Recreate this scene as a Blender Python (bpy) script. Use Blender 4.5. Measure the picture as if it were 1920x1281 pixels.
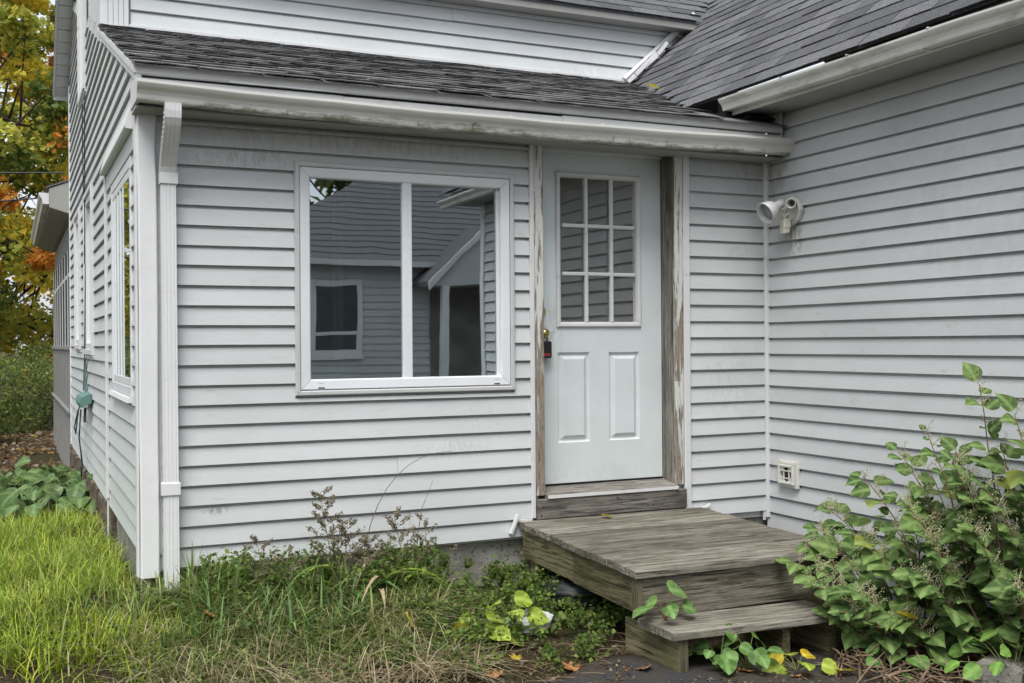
import bpy, math, random
import numpy as np
from mathutils import Vector, Matrix, noise

random.seed(7); RNG = np.random.default_rng(7)
for o in list(bpy.data.objects):
    bpy.data.objects.remove(o)
SC = bpy.context.scene
COL = SC.collection
V = Vector

# ------------------------------------------------------------------ camera
YAW, PITCH, ROLL = math.radians(24.8463), math.radians(0.086), math.radians(-0.4333)
CAM = V((-0.60086, -5.85287, 1.19942)); FPX = 2030.18
fw = V((math.sin(YAW)*math.cos(PITCH), math.cos(YAW)*math.cos(PITCH), math.sin(PITCH)))
rt = V((math.cos(YAW), -math.sin(YAW), 0)); up = rt.cross(fw)
rt, up = math.cos(ROLL)*rt + math.sin(ROLL)*up, -math.sin(ROLL)*rt + math.cos(ROLL)*up
cam_data = bpy.data.cameras.new('camera'); cam = bpy.data.objects.new('camera', cam_data); COL.objects.link(cam)
cam_data.sensor_width = 36; cam_data.lens = FPX/1920*36; cam_data.clip_start = .05; cam_data.clip_end = 2000
cam.matrix_world = Matrix(((rt.x, up.x, -fw.x, CAM.x), (rt.y, up.y, -fw.y, CAM.y), (rt.z, up.z, -fw.z, CAM.z), (0, 0, 0, 1)))
SC.camera = cam
def project(P):
    d = V(P) - CAM; z = d.dot(fw)
    if z < .05: return (-9999, -9999)
    return (960 + FPX*d.dot(rt)/z, 640.5 - FPX*d.dot(up)/z)

# ------------------------------------------------------------------ sky, sun, exposure (soft overcast daylight)
SUN_EL, SUN_AZ = math.radians(60), math.radians(216)     # azimuth: clockwise from +y
w = bpy.data.worlds.new('World'); SC.world = w; w.use_nodes = True
nt = w.node_tree; nt.nodes.clear()
sky = nt.nodes.new('ShaderNodeTexSky'); sky.sky_type = 'NISHITA'; sky.sun_disc = False
sky.sun_elevation = SUN_EL; sky.sun_rotation = SUN_AZ; sky.air_density = 1.0; sky.dust_density = 4.0; sky.ozone_density = 1.0
hs = nt.nodes.new('ShaderNodeHueSaturation'); hs.inputs['Saturation'].default_value = .35
bg = nt.nodes.new('ShaderNodeBackground'); bg.inputs['Strength'].default_value = .15
wo = nt.nodes.new('ShaderNodeOutputWorld')
cl = nt.nodes.new('ShaderNodeMix'); cl.data_type = 'RGBA'; cl.inputs[0].default_value = .72; cl.inputs[7].default_value = (2.9, 3.05, 3.3, 1)   # even cloud layer over the clear sky
nt.links.new(sky.outputs[0], hs.inputs['Color']); nt.links.new(hs.outputs[0], cl.inputs[6]); nt.links.new(cl.outputs[2], bg.inputs[0]); nt.links.new(bg.outputs[0], wo.inputs[0])
sl = bpy.data.lights.new('sun', 'SUN'); sl.energy = 1.5; sl.angle = math.radians(32); sl.color = (1, .97, .93)
so = bpy.data.objects.new('sun', sl); COL.objects.link(so); so.location = (-4, -8, 12)
sd = V((math.sin(SUN_AZ)*math.cos(SUN_EL), math.cos(SUN_AZ)*math.cos(SUN_EL), math.sin(SUN_EL)))
so.rotation_euler = sd.to_track_quat('Z', 'Y').to_euler()
SC.view_settings.view_transform = 'Standard'; SC.view_settings.look = 'None'
SC.view_settings.exposure = 1.02; SC.view_settings.gamma = 1; SC.view_settings.use_curve_mapping = False
SC.render.engine = 'CYCLES'; SC.cycles.max_bounces = 5; SC.cycles.diffuse_bounces = 2; SC.cycles.glossy_bounces = 3; SC.cycles.transparent_max_bounces = 8

# ------------------------------------------------------------------ materials
class NT:
    def __init__(s, name):
        s.m = bpy.data.materials.new(name); s.m.use_nodes = True; s.t = s.m.node_tree; s.t.nodes.clear()
        s.out = s.n('OutputMaterial'); s.b = s.n('BsdfPrincipled'); s.l(s.b.outputs[0], s.out.inputs[0])
    def n(s, k): return s.t.nodes.new('ShaderNode' + k)
    def l(s, a, b): s.t.links.new(a, b)
    def put(s, sock, v):
        if isinstance(v, (int, float)): sock.default_value = v
        elif isinstance(v, tuple): sock.default_value = (*v, 1) if len(v) == 3 and sock.type == 'RGBA' else v
        else: s.l(v, sock)
    def pos(s, sc=(1, 1, 1), obj=False, off=None):
        g = s.n('TexCoord').outputs['Object'] if obj else s.n('NewGeometry').outputs['Position']
        mp = s.n('Mapping'); s.l(g, mp.inputs[0]); mp.inputs['Scale'].default_value = sc
        if off is not None: s.put(mp.inputs['Location'], off)
        return mp.outputs[0]
    def noise(s, vec, scale=1, detail=4, rough=.55, dist=0):
        t = s.n('TexNoise'); s.l(vec, t.inputs['Vector']); t.inputs['Scale'].default_value = scale
        t.inputs['Detail'].default_value = detail; t.inputs['Roughness'].default_value = rough; t.inputs['Distortion'].default_value = dist
        return t.outputs[0]
    def ramp(s, f, a, b, lo=0., hi=1.):
        r = s.n('MapRange'); r.interpolation_type = 'SMOOTHSTEP'
        s.put(r.inputs[0], f); r.inputs[1].default_value = a; r.inputs[2].default_value = b; r.inputs[3].default_value = lo; r.inputs[4].default_value = hi
        return r.outputs[0]
    def mix(s, f, a, b, mode='MIX'):
        m = s.n('Mix'); m.data_type = 'RGBA'; m.blend_type = mode
        s.put(m.inputs[0], f); s.put(m.inputs[6], a); s.put(m.inputs[7], b); return m.outputs[2]
    def math(s, op, a, b=0.):
        m = s.n('Math'); m.operation = op; s.put(m.inputs[0], a); s.put(m.inputs[1], b); return m.outputs[0]
    def rnd(s): return s.n('ObjectInfo').outputs['Random']
    def sep(s, v):
        x = s.n('SeparateXYZ'); s.l(v, x.inputs[0]); return x.outputs
    def val(s, c, f): return s.mix(1., c, f, 'MULTIPLY')
    def grey(s, f):
        c = s.n('CombineColor'); [s.put(c.inputs[i], f) for i in range(3)]; return c.outputs[0]
    def bump(s, h, strength=.3, dist=.01):
        b = s.n('Bump'); b.inputs['Strength'].default_value = strength; b.inputs['Distance'].default_value = dist
        s.l(h, b.inputs['Height']); s.l(b.outputs[0], s.b.inputs['Normal']); return b.outputs[0]
    def fin(s, col, rough=.6, spec=.4, metal=0.):
        s.put(s.b.inputs['Base Color'], col); s.put(s.b.inputs['Roughness'], rough)
        s.b.inputs['Specular IOR Level'].default_value = spec; s.b.inputs['Metallic'].default_value = metal
        return s.m
MAT = {}
def blob(s, c, r, noise_scale=25):
    """soft spot of wear around a world point, broken up by noise: 0..1"""
    p = s.n('NewGeometry').outputs['Position']
    d = s.n('VectorMath'); d.operation = 'SUBTRACT'; s.l(p, d.inputs[0]); d.inputs[1].default_value = c
    e = s.n('VectorMath'); e.operation = 'DIVIDE'; s.l(d.outputs[0], e.inputs[0]); e.inputs[1].default_value = r
    ln = s.n('VectorMath'); ln.operation = 'LENGTH'; s.l(e.outputs[0], ln.inputs[0])
    nz = s.noise(s.pos((1, 1, .35)), noise_scale, 5, .7)
    return s.math('MULTIPLY', s.ramp(ln.outputs['Value'], 1., .2), s.ramp(nz, .42, .62))
def siding(name, base, stains=(), grime=.5):
    s = NT(name)
    big = s.noise(s.pos((1, 1, 2)), 1.3, 5)
    c = s.mix(s.ramp(big, .3, .7), base, tuple(x*.9 for x in base))
    r = s.rnd(); c = s.val(c, s.grey(s.ramp(r, 0, 1, .95, 1.03)))
    dirt = s.ramp(s.noise(s.pos((4, 4, 14)), 1.6, 8, .7), .55, .8, 0, grime)
    c = s.mix(dirt, c, (.33, .32, .27))
    fine = s.ramp(s.noise(s.pos((9, 9, 60)), 4, 3, .6), .62, .78, 0, .18)
    c = s.mix(fine, c, (.3, .3, .28))
    for cen, rad, col, amt, ns in stains:
        c = s.mix(s.math('MULTIPLY', blob(s, cen, rad, ns), amt), c, col)
    g1 = s.noise(s.pos((5, 5, 330)), 1, 3, .6); g2 = s.noise(s.pos((2, 2, 4)), 1, 2)
    s.bump(s.math('ADD', s.math('MULTIPLY', g1, .35), g2), .35, .006)
    return s.fin(c, s.ramp(big, .2, .8, .42, .6), .35)
W_X = 3.99
MAT['siding'] = siding('white_vinyl_siding', (.588, .611, .617), [
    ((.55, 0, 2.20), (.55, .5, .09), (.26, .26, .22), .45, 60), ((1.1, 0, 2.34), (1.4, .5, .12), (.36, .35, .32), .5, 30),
    ((1.75, 0, .60), (.30, .5, .10), (.22, .22, .18), .2, 60), ((1.9, 0, .75), (.3, .5, .2), (.25, .25, .2), .12, 70),
    ((.38, 0, .33), (.10, .5, .035), (.1, .1, .09), .6, 60),
    ((3.75, 0, 1.78), (.16, .5, .10), (.28, .29, .12), .3, 45), ((3.7, 0, .95), (.3, .5, .4), (.34, .33, .28), .25, 40),
    ((3.99, -.30, 1.86), (.5, .12, .17), (.18, .17, .08), .8, 35), ((3.99, -.10, 2.3), (.5, .22, .2), (.26, .25, .2), .5, 20),
    ((3.99, -1.8, 1.9), (.5, .9, .9), (.75, .77, .80), .18, 16)])
MAT['siding_side'] = siding('white_vinyl_siding_side', (.57, .60, .60), [
    ((0, 4.3, .55), (.5, .5, .35), (.16, .18, .16), .55, 12), ((0, 3.2, 1.0), (.5, 1.0, .25), (.3, .3, .27), .4, 14)], .6)
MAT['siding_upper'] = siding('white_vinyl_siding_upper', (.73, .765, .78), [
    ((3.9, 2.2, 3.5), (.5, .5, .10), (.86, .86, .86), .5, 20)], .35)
def paint(name, base, rough=.45, grime=.35, gcol=(.24, .24, .16), gs=(3, 3, 8), lo=.52):
    s = NT(name)
    c = s.mix(s.ramp(s.noise(s.pos(), 2.2, 5), .3, .7), base, tuple(x*.92 for x in base))
    c = s.mix(s.ramp(s.noise(s.pos(gs), 2.1, 8, .7), lo, lo+.25, 0, grime), c, gcol)
    c = s.mix(s.ramp(s.noise(s.pos((1, 1, 1)), 90, 2), .68, .76, 0, .45), c, tuple(x*.45 for x in base))
    s.bump(s.noise(s.pos(), 60, 3), .08, .003)
    return s.fin(c, rough, .4)
MAT['trim'] = paint('white_trim', (.68, .69, .69))
MAT['post'] = paint('white_post', (.76, .77, .78), .4, .18, (.4, .4, .38))
MAT['vinyl'] = paint('window_vinyl', (.76, .79, .82), .35, .10)
MAT['window_trim'] = paint('window_casing', (.55, .56, .56), .45, .3)
MAT['gutter'] = paint('gutter_metal', (.72, .72, .67), .35, .7, (.24, .24, .17), (2.2, 2.2, 9), .50)
def gutter_low():
    s = NT('gutter_metal_algae'); base = (.74, .74, .70)
    c = s.mix(s.ramp(s.noise(s.pos(), 2.2, 5), .3, .7), base, tuple(x*.9 for x in base))
    zz = s.sep(s.n('NewGeometry').outputs['Position'])[2]; n1 = s.noise(s.pos((2.5, 2.5, 12)), 2.4, 8, .75); n2 = s.noise(s.pos((40, 40, 4)), 1, 4, .7)
    low = s.math('ADD', s.ramp(zz, 2.455, 2.385, -.16, .16), n1); c = s.mix(s.ramp(low, .50, .74, 0, .9), c, (.20, .205, .13))
    c = s.mix(s.ramp(s.math('ADD', n2, s.math('MULTIPLY', low, .4)), .80, .92, 0, .6), c, (.10, .10, .075))
    s.bump(s.noise(s.pos(), 60, 3), .08, .003); return s.fin(c, .35, .45)
MAT['gutter_low'] = gutter_low()
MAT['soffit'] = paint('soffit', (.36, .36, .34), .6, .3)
MAT['lamp_white'] = paint('lamp_enamel', (.74, .75, .76), .3, .12)
MAT['lamp_cream'] = paint('sensor_plastic', (.62, .60, .50), .4, .35, (.2, .2, .08), (20, 20, 20))
MAT['lamp_plate'] = paint('lamp_plate', (.62, .62, .58), .4, .55, (.12, .12, .09), (18, 18, 18))
def door_paint():
    s = NT('door_paint'); base = (.68, .735, .745)
    c = s.mix(s.ramp(s.noise(s.pos(), 3, 6, .6), .3, .7), base, (.62, .68, .68))
    c = s.mix(s.ramp(s.noise(s.pos((3, 3, 7)), 2.2, 8, .75), .52, .76, 0, .2), c, (.42, .45, .42))
    c = s.mix(s.math('MULTIPLY', blob(s, (2.40, .14, 1.26), (.16, .3, .30), 20), .55), c, (.27, .27, .22))
    c = s.mix(s.math('MULTIPLY', blob(s, (2.78, .14, .36), (.6, .3, .12), 26), .1), c, (.30, .29, .23))
    c = s.mix(s.ramp(s.noise(s.pos((8, 8, 3)), 9, 3, .6), .70, .76, 0, .5), c, (.32, .33, .30))
    s.bump(s.noise(s.pos((1, 1, .6)), 5, 4), .12, .012); return s.fin(c, .42, .4)
MAT['door_paint'] = door_paint()
MAT['green_metal'] = paint('green_box', (.13, .25, .22), .5, .3, (.05, .08, .07), (12, 12, 12))
MAT['vent'] = paint('vent_plastic', (.70, .70, .64), .45, .3, (.3, .3, .14), (14, 14, 10))
def plain(name, col, rough=.5, spec=.4, metal=0., ns=40, var=.25):
    s = NT(name); f = s.ramp(s.noise(s.pos(), ns, 4), .3, .7, 1-var, 1+var*.4)
    return s.fin(s.val(col, s.grey(f)), rough, spec, metal)
MAT['black'] = plain('black_plastic', (.018, .018, .02), .4)
MAT['red'] = plain('red_plastic', (.35, .03, .03), .4)
MAT['brass'] = plain('brass', (.62, .47, .20), .28, .5, 1., 60, .4)
MAT['cable'] = plain('cable', (.02, .025, .03), .5)
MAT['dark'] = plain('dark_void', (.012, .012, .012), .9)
MAT['rubber'] = plain('black_rubber', (.022, .024, .027), .5, .4, 0, 25, .4)
MAT['lens'] = plain('lamp_glass', (.38, .39, .39), .25, .5)
MAT['interior'] = plain('room_plaster', (.50, .50, .46), .9, .1, 0, 3, .3)
MAT['doorway'] = plain('shaded_door', (.20, .19, .17), .8, .1, 0, 3, .3)
MAT['dim_pane'] = plain('dim_pane', (.03, .035, .04), .08, .6, 0, 3, .3)
MAT['curtain'] = plain('curtain_cloth', (.42, .42, .38), .9, .1, 0, 12, .2)
MAT['bark'] = plain('bark', (.075, .058, .045), .9, .2, 0, 30, .5)
MAT['screen'] = plain('screen_mesh', (.045, .048, .045), .7)
MAT['porch_wood'] = paint('porch_wood', (.26, .26, .25), .6, .6, (.15, .14, .12), (8, 8, 2))
MAT['plastic_bag'] = plain('white_plastic', (.66, .67, .66), .35)
def wood(name, axis, a, b, moss=.3, mcol=(.10, .11, .045), bright=.3):
    s = NT(name); st = {'x': (1.2, 26, 26), 'y': (26, 1.2, 26), 'z': (26, 26, 1.2)}[axis]
    r = s.rnd(); cx = s.n('CombineXYZ')
    for i, k in enumerate((7., 13., 5.)): s.l(s.math('MULTIPLY', r, k), cx.inputs[i])
    P = s.pos(st, off=cx.outputs[0]); st2 = tuple(x*4.5 if x > 2 else x*2.5 for x in st)
    P2 = s.pos(st2, off=cx.outputs[0])
    gr = s.noise(P, 1.5, 6, .65, .6); gf = s.noise(P2, 1.2, 4, .7, .3); big = s.noise(s.pos(), 3.5, 5, .6)
    c = s.mix(s.ramp(gr, .3, .7), a, b)
    c = s.mix(s.ramp(gf, .50, .66, 0, .85), c, tuple(x*.25 for x in a))
    gs = s.noise(s.pos(tuple(x*1.9 for x in st), off=cx.outputs[0]), 1.0, 5, .7, 1.2); c = s.mix(s.ramp(gs, .53, .60, 0, .85), c, tuple(x*.3 for x in a))
    c = s.mix(s.ramp(gf, .42, .22, 0, bright), c, tuple(min(1, x*1.6) for x in b))
    c = s.mix(s.ramp(big, .48, .72, 0, moss), c, mcol)
    bl = s.noise(s.pos(tuple(2.2 if x < 2 else 7. for x in st)), 1.1, 5, .65, .4); c = s.mix(s.ramp(bl, .50, .68, 0, .6), c, tuple(x*.42 for x in a)); c = s.mix(s.ramp(bl, .42, .26, 0, .35), c, tuple(min(1, x*1.35) for x in b))
    c = s.val(c, s.grey(s.ramp(r, 0, 1, .70, 1.16)))
    s.bump(s.math('ADD', s.math('MULTIPLY', gf, .6), gr), .7, .006)
    return s.fin(c, .85, .2)
MAT['deck'] = wood('deck_wood', 'x', (.14, .126, .10), (.32, .30, .25), .55, (.085, .082, .052), .75)
MAT['stringer'] = wood('stringer_wood', 'y', (.125, .115, .06), (.23, .21, .125), .6, (.10, .115, .035), .25)
MAT['riser'] = wood('riser_wood', 'x', (.118, .107, .080), (.26, .24, .19), .4, (.10, .085, .055), .5)
MAT['wood_post'] = wood('post_wood', 'z', (.14, .125, .08), (.25, .225, .155), .45, (.10, .105, .04), .3)
MAT['board'] = wood('weathered_board', 'x', (.16, .145, .13), (.30, .28, .25), .25, (.12, .12, .1), .5)
MAT['jamb'] = wood('bare_jamb', 'z', (.21, .195, .165), (.42, .40, .355), .2, (.14, .12, .09), .5)
def peeling(name, lo=.5, axis=(30, 30, 2.2)):
    s = NT(name); P = s.pos(axis); n1 = s.noise(P, 1., 7, .7, .4); n2 = s.noise(s.pos((60, 60, 5)), 1.4, 4, .7)
    wd = s.mix(s.ramp(n2, .3, .7), (.16, .12, .09), (.36, .32, .26)); wd = s.mix(s.ramp(n2, .56, .66), wd, (.05, .04, .03))
    pt = s.mix(s.ramp(n2, .55, .75, 0, .35), (.62, .62, .59), (.33, .31, .27))
    zz = s.sep(s.n('NewGeometry').outputs['Position'])[2]
    m = s.ramp(s.math('ADD', n1, s.ramp(zz, .2, 1.6, .12, -.02)), lo, lo+.05)
    s.bump(s.math('SUBTRACT', n2, s.math('MULTIPLY', m, .8)), .6, .006)
    return s.fin(s.mix(m, pt, wd), .7, .3)
MAT['peel'] = peeling('peeling_paint', .56)
MAT['peel_more'] = peeling('flaking_paint', .47)
def shingle(name, a, b, var):
    s = NT(name); r = s.rnd()
    c = s.mix(r, a, b); g = s.noise(s.pos(), 120, 4, .85); c = s.mix(s.ramp(g, .35, .7), tuple(x*.5 for x in a), c)
    c = s.mix(s.ramp(g, .62, .75, 0, .5), c, tuple(min(1, x*2.3) for x in b))
    c = s.mix(s.ramp(s.noise(s.pos(), 2.2, 6, .7), .5, .75, 0, var), c, (.19, .19, .185))
    c = s.mix(s.ramp(s.noise(s.pos(), 26, 5, .75), .60, .72, 0, .45), c, (.20, .205, .19))
    s.bump(g, .7, .006)
    return s.fin(c, .95, .12)
MAT['shingle'] = shingle('asphalt_shingle', (.115, .118, .128), (.29, .294, .31), .2)
MAT['shingle_worn'] = shingle('worn_shingle', (.155, .155, .157), (.35, .35, .352), .35)
def concrete():
    s = NT('foundation_concrete'); n = s.noise(s.pos(), 5, 7, .7); f = s.noise(s.pos(), 55, 4, .7)
    c = s.mix(s.ramp(n, .35, .65), (.20, .195, .165), (.33, .32, .29)); c = s.mix(s.ramp(f, .53, .66, 0, .8), c, (.06, .06, .05))
    s.bump(f, .5, .01); return s.fin(c, .9, .2)
MAT['concrete'] = concrete()
def stone():
    s = NT('old_stone'); n = s.noise(s.pos(), 9, 7, .7)
    s.bump(n, .8, .03); return s.fin(s.mix(s.ramp(n, .35, .65), (.07, .055, .04), (.20, .17, .13)), .95, .1)
MAT['stone'] = stone()
def asphalt():
    s = NT('asphalt'); g = s.noise(s.pos(), 160, 3, .8); n = s.noise(s.pos(), 4, 6, .7)
    c = s.mix(s.ramp(g, .38, .66), (.022, .022, .023), (.10, .10, .10)); c = s.mix(s.ramp(g, .67, .73), c, (.32, .32, .31))
    c = s.mix(s.ramp(n, .42, .62, 0, .75), c, (.075, .058, .04)); s.bump(g, .8, .01); return s.fin(c, .9, .2)
MAT['asphalt'] = asphalt()
def soil():
    s = NT('soil'); g = s.noise(s.pos(), 70, 4, .8); n = s.noise(s.pos(), 2.2, 6, .7)
    c = s.mix(s.ramp(g, .35, .65), (.03, .022, .015), (.115, .085, .058)); c = s.mix(s.ramp(n, .45, .65, 0, .75), c, (.055, .06, .022))
    c = s.mix(s.ramp(g, .66, .72, 0, .7), c, (.25, .21, .15)); s.bump(g, .9, .03); return s.fin(c, .95, .1)
MAT['soil'] = soil()
def glass(name, refl, tint):
    s = NT(name); s.t.nodes.remove(s.b)
    tr = s.n('BsdfTransparent'); tr.inputs[0].default_value = (*tint, 1)
    gl = s.n('BsdfGlossy'); gl.inputs['Roughness'].default_value = .01; gl.inputs[0].default_value = (.93, .97, 1., 1)
    nz = s.noise(s.pos(), 2.1, 2, .4); bp = s.n('Bump'); bp.inputs['Strength'].default_value = .012; bp.inputs['Distance'].default_value = .06; s.l(nz, bp.inputs['Height']); s.l(bp.outputs[0], gl.inputs['Normal'])
    lw = s.n('Fresnel'); lw.inputs[0].default_value = 1.5
    f = s.math('MINIMUM', s.math('ADD', s.math('MULTIPLY', lw.outputs[0], 1.9), refl), .9)
    mx = s.n('MixShader'); s.l(f, mx.inputs[0]); s.l(tr.outputs[0], mx.inputs[1]); s.l(gl.outputs[0], mx.inputs[2]); s.l(mx.outputs[0], s.out.inputs[0])
    return s.m
MAT['glass'] = glass('window_glass', .32, (.80, .88, .88))
MAT['door_glass'] = glass('door_glass', .07, (.75, .74, .72))
def leafmat(name, cols, vein=.35, rough=.5, length=1., trans=.25, spots=0.):
    """cols: two or three colours mixed by the object's own random value; veins follow the leaf's own axes"""
    s = NT(name); r = s.rnd(); o = s.sep(s.n('TexCoord').outputs['Object'])
    c = s.mix(r, cols[0], cols[1])
    if len(cols) > 2: c = s.mix(s.ramp(r, .95, .99), c, cols[2])
    ax = s.math('ABSOLUTE', o[0]); mid = s.ramp(ax, .02*length, .004*length)
    sv = s.math('SINE', s.math('MULTIPLY', s.math('SUBTRACT', o[1], s.math('MULTIPLY', ax, .8)), 46/length)); side = s.ramp(sv, .86, .99)
    c = s.mix(s.math('MULTIPLY', s.math('MAXIMUM', mid, s.math('MULTIPLY', side, .5)), vein), c, tuple(min(1, x*2.0+.05) for x in cols[1]))
    n = s.noise(s.pos(), 18, 4); c = s.val(c, s.grey(s.ramp(n, .3, .7, .8, 1.15)))
    if spots: c = s.mix(s.ramp(s.noise(s.pos(), 60, 4, .7), .6, .7, 0, spots), c, (.12, .07, .025))
    s.bump(s.math('MULTIPLY', side, -1.), .2, .004*length)
    s.b.inputs['Transmission Weight'].default_value = 0
    s.fin(c, rough, .25)
    tl = s.n('BsdfTranslucent'); s.l(c, tl.inputs[0]); mx = s.n('MixShader'); mx.inputs[0].default_value = trans
    s.l(s.b.outputs[0], mx.inputs[1]); s.l(tl.outputs[0], mx.inputs[2]); s.l(mx.outputs[0], s.out.inputs[0])
    return s.m
MAT['knotweed'] = leafmat('knotweed_leaf', [(.055, .11, .03), (.145, .225, .062), (.24, .27, .05)], .5, .72, 1., .3, .25)
MAT['dock'] = leafmat('dock_leaf', [(.07, .135, .035), (.135, .21, .075), (.16, .23, .02)], .4, .4, 1.2)
MAT['vine'] = leafmat('vine_leaf', [(.07, .15, .03), (.14, .25, .07)], .4)
MAT['fresh'] = leafmat('fresh_leaf', [(.10, .22, .04), (.18, .32, .06)], .4)
MAT['lime'] = leafmat('lime_leaf', [(.20, .30, .03), (.34, .42, .06)], .45, .5, 1., .3, .35)
MAT['yellow_leaf'] = leafmat('yellow_leaf', [(.55, .38, .02), (.62, .48, .06)], .3, .5, 1., .3, .5)
MAT['brown_leaf'] = leafmat('brown_leaf', [(.28, .13, .045), (.40, .20, .08)], .3, .7, 1., .1, .5)
MAT['stem_green'] = plain('stem_green', (.13, .16, .05), .6)
MAT['stem_brown'] = plain('stem_brown', (.17, .10, .06), .8)
MAT['dead'] = plain('dead_stalk', (.21, .15, .10), .85, .2, 0, 14, .6)
MAT['straw'] = plain('straw', (.38, .30, .18), .8)
MAT['blossom'] = plain('seed_cluster', (.46, .44, .26), .8)
MAT['seedhead'] = plain('seed_head', (.19, .165, .11), .9)
def attr_leaf(name, rough=.55, trans=.35):
    s = NT(name); a = s.n('Attribute'); a.attribute_name = 'Col'
    c = s.val(a.outputs[0], s.grey(s.ramp(s.noise(s.pos(), 7, 3), .3, .7, .8, 1.15)))
    s.fin(c, rough, .3)
    tl = s.n('BsdfTranslucent'); s.l(c, tl.inputs[0]); mx = s.n('MixShader'); mx.inputs[0].default_value = trans
    s.l(s.b.outputs[0], mx.inputs[1]); s.l(tl.outputs[0], mx.inputs[2]); s.l(mx.outputs[0], s.out.inputs[0]); return s.m
MAT['foliage'] = attr_leaf('foliage', .55, .5)
MAT['grass'] = attr_leaf('grass_blade', .5, .3)

# ------------------------------------------------------------------ mesh helpers
class MB:
    def __init__(s): s.v = []; s.f = []
    def add(s, vs, fs):
        n = len(s.v); s.v += [tuple(x) for x in vs]; s.f += [tuple(i+n for i in f) for f in fs]; return s
    def box(s, a, b, bev=0.):
        x0, y0, z0 = a; x1, y1, z1 = b
        if bev <= 0:
            return s.add([(x0, y0, z0), (x1, y0, z0), (x1, y1, z0), (x0, y1, z0), (x0, y0, z1), (x1, y0, z1), (x1, y1, z1), (x0, y1, z1)],
                         [(0, 3, 2, 1), (4, 5, 6, 7), (0, 1, 5, 4), (1, 2, 6, 5), (2, 3, 7, 6), (3, 0, 4, 7)])
        d = (x1-x0, y1-y0, z1-z0); k = max(range(3), key=lambda i: d[i]); i, j = [q for q in range(3) if q != k]
        lo, hi = (x0, y0, z0), (x1, y1, z1); bv = min(bev, .45*d[i], .45*d[j])
        pr = [(lo[i]+bv, lo[j]), (hi[i]-bv, lo[j]), (hi[i], lo[j]+bv), (hi[i], hi[j]-bv), (hi[i]-bv, hi[j]), (lo[i]+bv, hi[j]), (lo[i], hi[j]-bv), (lo[i], lo[j]+bv)]
        vs = []
        for kk in (lo[k], hi[k]):
            for p in pr:
                q = [0, 0, 0]; q[k] = kk; q[i] = p[0]; q[j] = p[1]; vs.append(tuple(q))
        n = 8
        return s.add(vs, [tuple(range(n-1, -1, -1)), tuple(range(n, 2*n))] + [(a_, (a_+1) % n, n+(a_+1) % n, n+a_) for a_ in range(n)])
    def prism(s, prof, frames):
        """closed profile [(a,b)], frames [(origin, A, B)]"""
        n = len(prof); vs = []
        for O, A, B in frames: vs += [V(O)+V(A)*a+V(B)*b for a, b in prof]
        m = len(frames); fs = [tuple(range(n-1, -1, -1)), tuple(range((m-1)*n, m*n))]
        for k in range(m-1): fs += [(k*n+i, k*n+(i+1) % n, (k+1)*n+(i+1) % n, (k+1)*n+i) for i in range(n)]
        return s.add(vs, fs)
    def tube(s, pts, rad, n=6, cap=True):
        pts = [V(p) for p in pts]; rad = rad if isinstance(rad, (list, tuple)) else [rad]*len(pts); vs = []; u = None
        for i, p in enumerate(pts):
            t = (pts[min(i+1, len(pts)-1)] - pts[max(i-1, 0)]).normalized()
            if u is None: u = t.cross(V((0, 0, 1)) if abs(t.z) < .9 else V((1, 0, 0))).normalized()
            else: u = (u - t*u.dot(t)).normalized()
            q = t.cross(u)
            vs += [p + (u*math.cos(2*math.pi*k/n) + q*math.sin(2*math.pi*k/n))*rad[i] for k in range(n)]
        fs = [(i*n+k, i*n+(k+1) % n, (i+1)*n+(k+1) % n, (i+1)*n+k) for i in range(len(pts)-1) for k in range(n)]
        if cap: fs += [tuple(range(n-1, -1, -1)), tuple(range((len(pts)-1)*n, len(pts)*n))]
        return s.add(vs, fs)
    def lathe(s, O, axis, prof, n=20):
        """profile [(distance along axis, radius)]"""
        a = V(axis).normalized(); u = a.cross(V((0, 0, 1)) if abs(a.z) < .9 else V((1, 0, 0))).normalized(); q = a.cross(u); vs = []
        for d, r in prof: vs += [V(O)+a*d+(u*math.cos(2*math.pi*k/n)+q*math.sin(2*math.pi*k/n))*r for k in range(n)]
        return s.add(vs, [(i*n+k, i*n+(k+1) % n, (i+1)*n+(k+1) % n, (i+1)*n+k) for i in range(len(prof)-1) for k in range(n)])
    def mesh(s, name, mat, smooth=False):
        me = bpy.data.meshes.new(name); me.from_pydata(s.v, [], s.f); me.update()
        if mat: me.materials.append(MAT[mat] if isinstance(mat, str) else mat)
        if smooth: me.polygons.foreach_set('use_smooth', [True]*len(me.polygons))
        return me
    def obj(s, name, mat, parent=None, smooth=False): return put(s.mesh(name, mat, smooth), name, parent)
ORG = {}
def put(me, name, parent=None, mw=None):
    o = bpy.data.objects.new(name, me); COL.objects.link(o)
    if parent is not None:
        o.parent = parent
        if parent.name in ORG: o.matrix_parent_inverse = ORG[parent.name].inverted()
    if mw is not None: o.matrix_basis = mw
    return o
def tag(o, label=None, cat=None, group=None, kind=None):
    for k, v_ in (('label', label), ('category', cat), ('group', group), ('kind', kind)):
        if v_: o[k] = v_
    return o
def thing(name, label, cat, loc, group=None):
    o = bpy.data.objects.new(name, None); COL.objects.link(o); o.location = loc; o.empty_display_size = .1
    ORG[o.name] = Matrix.Translation(loc); return tag(o, label, cat, group)
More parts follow.
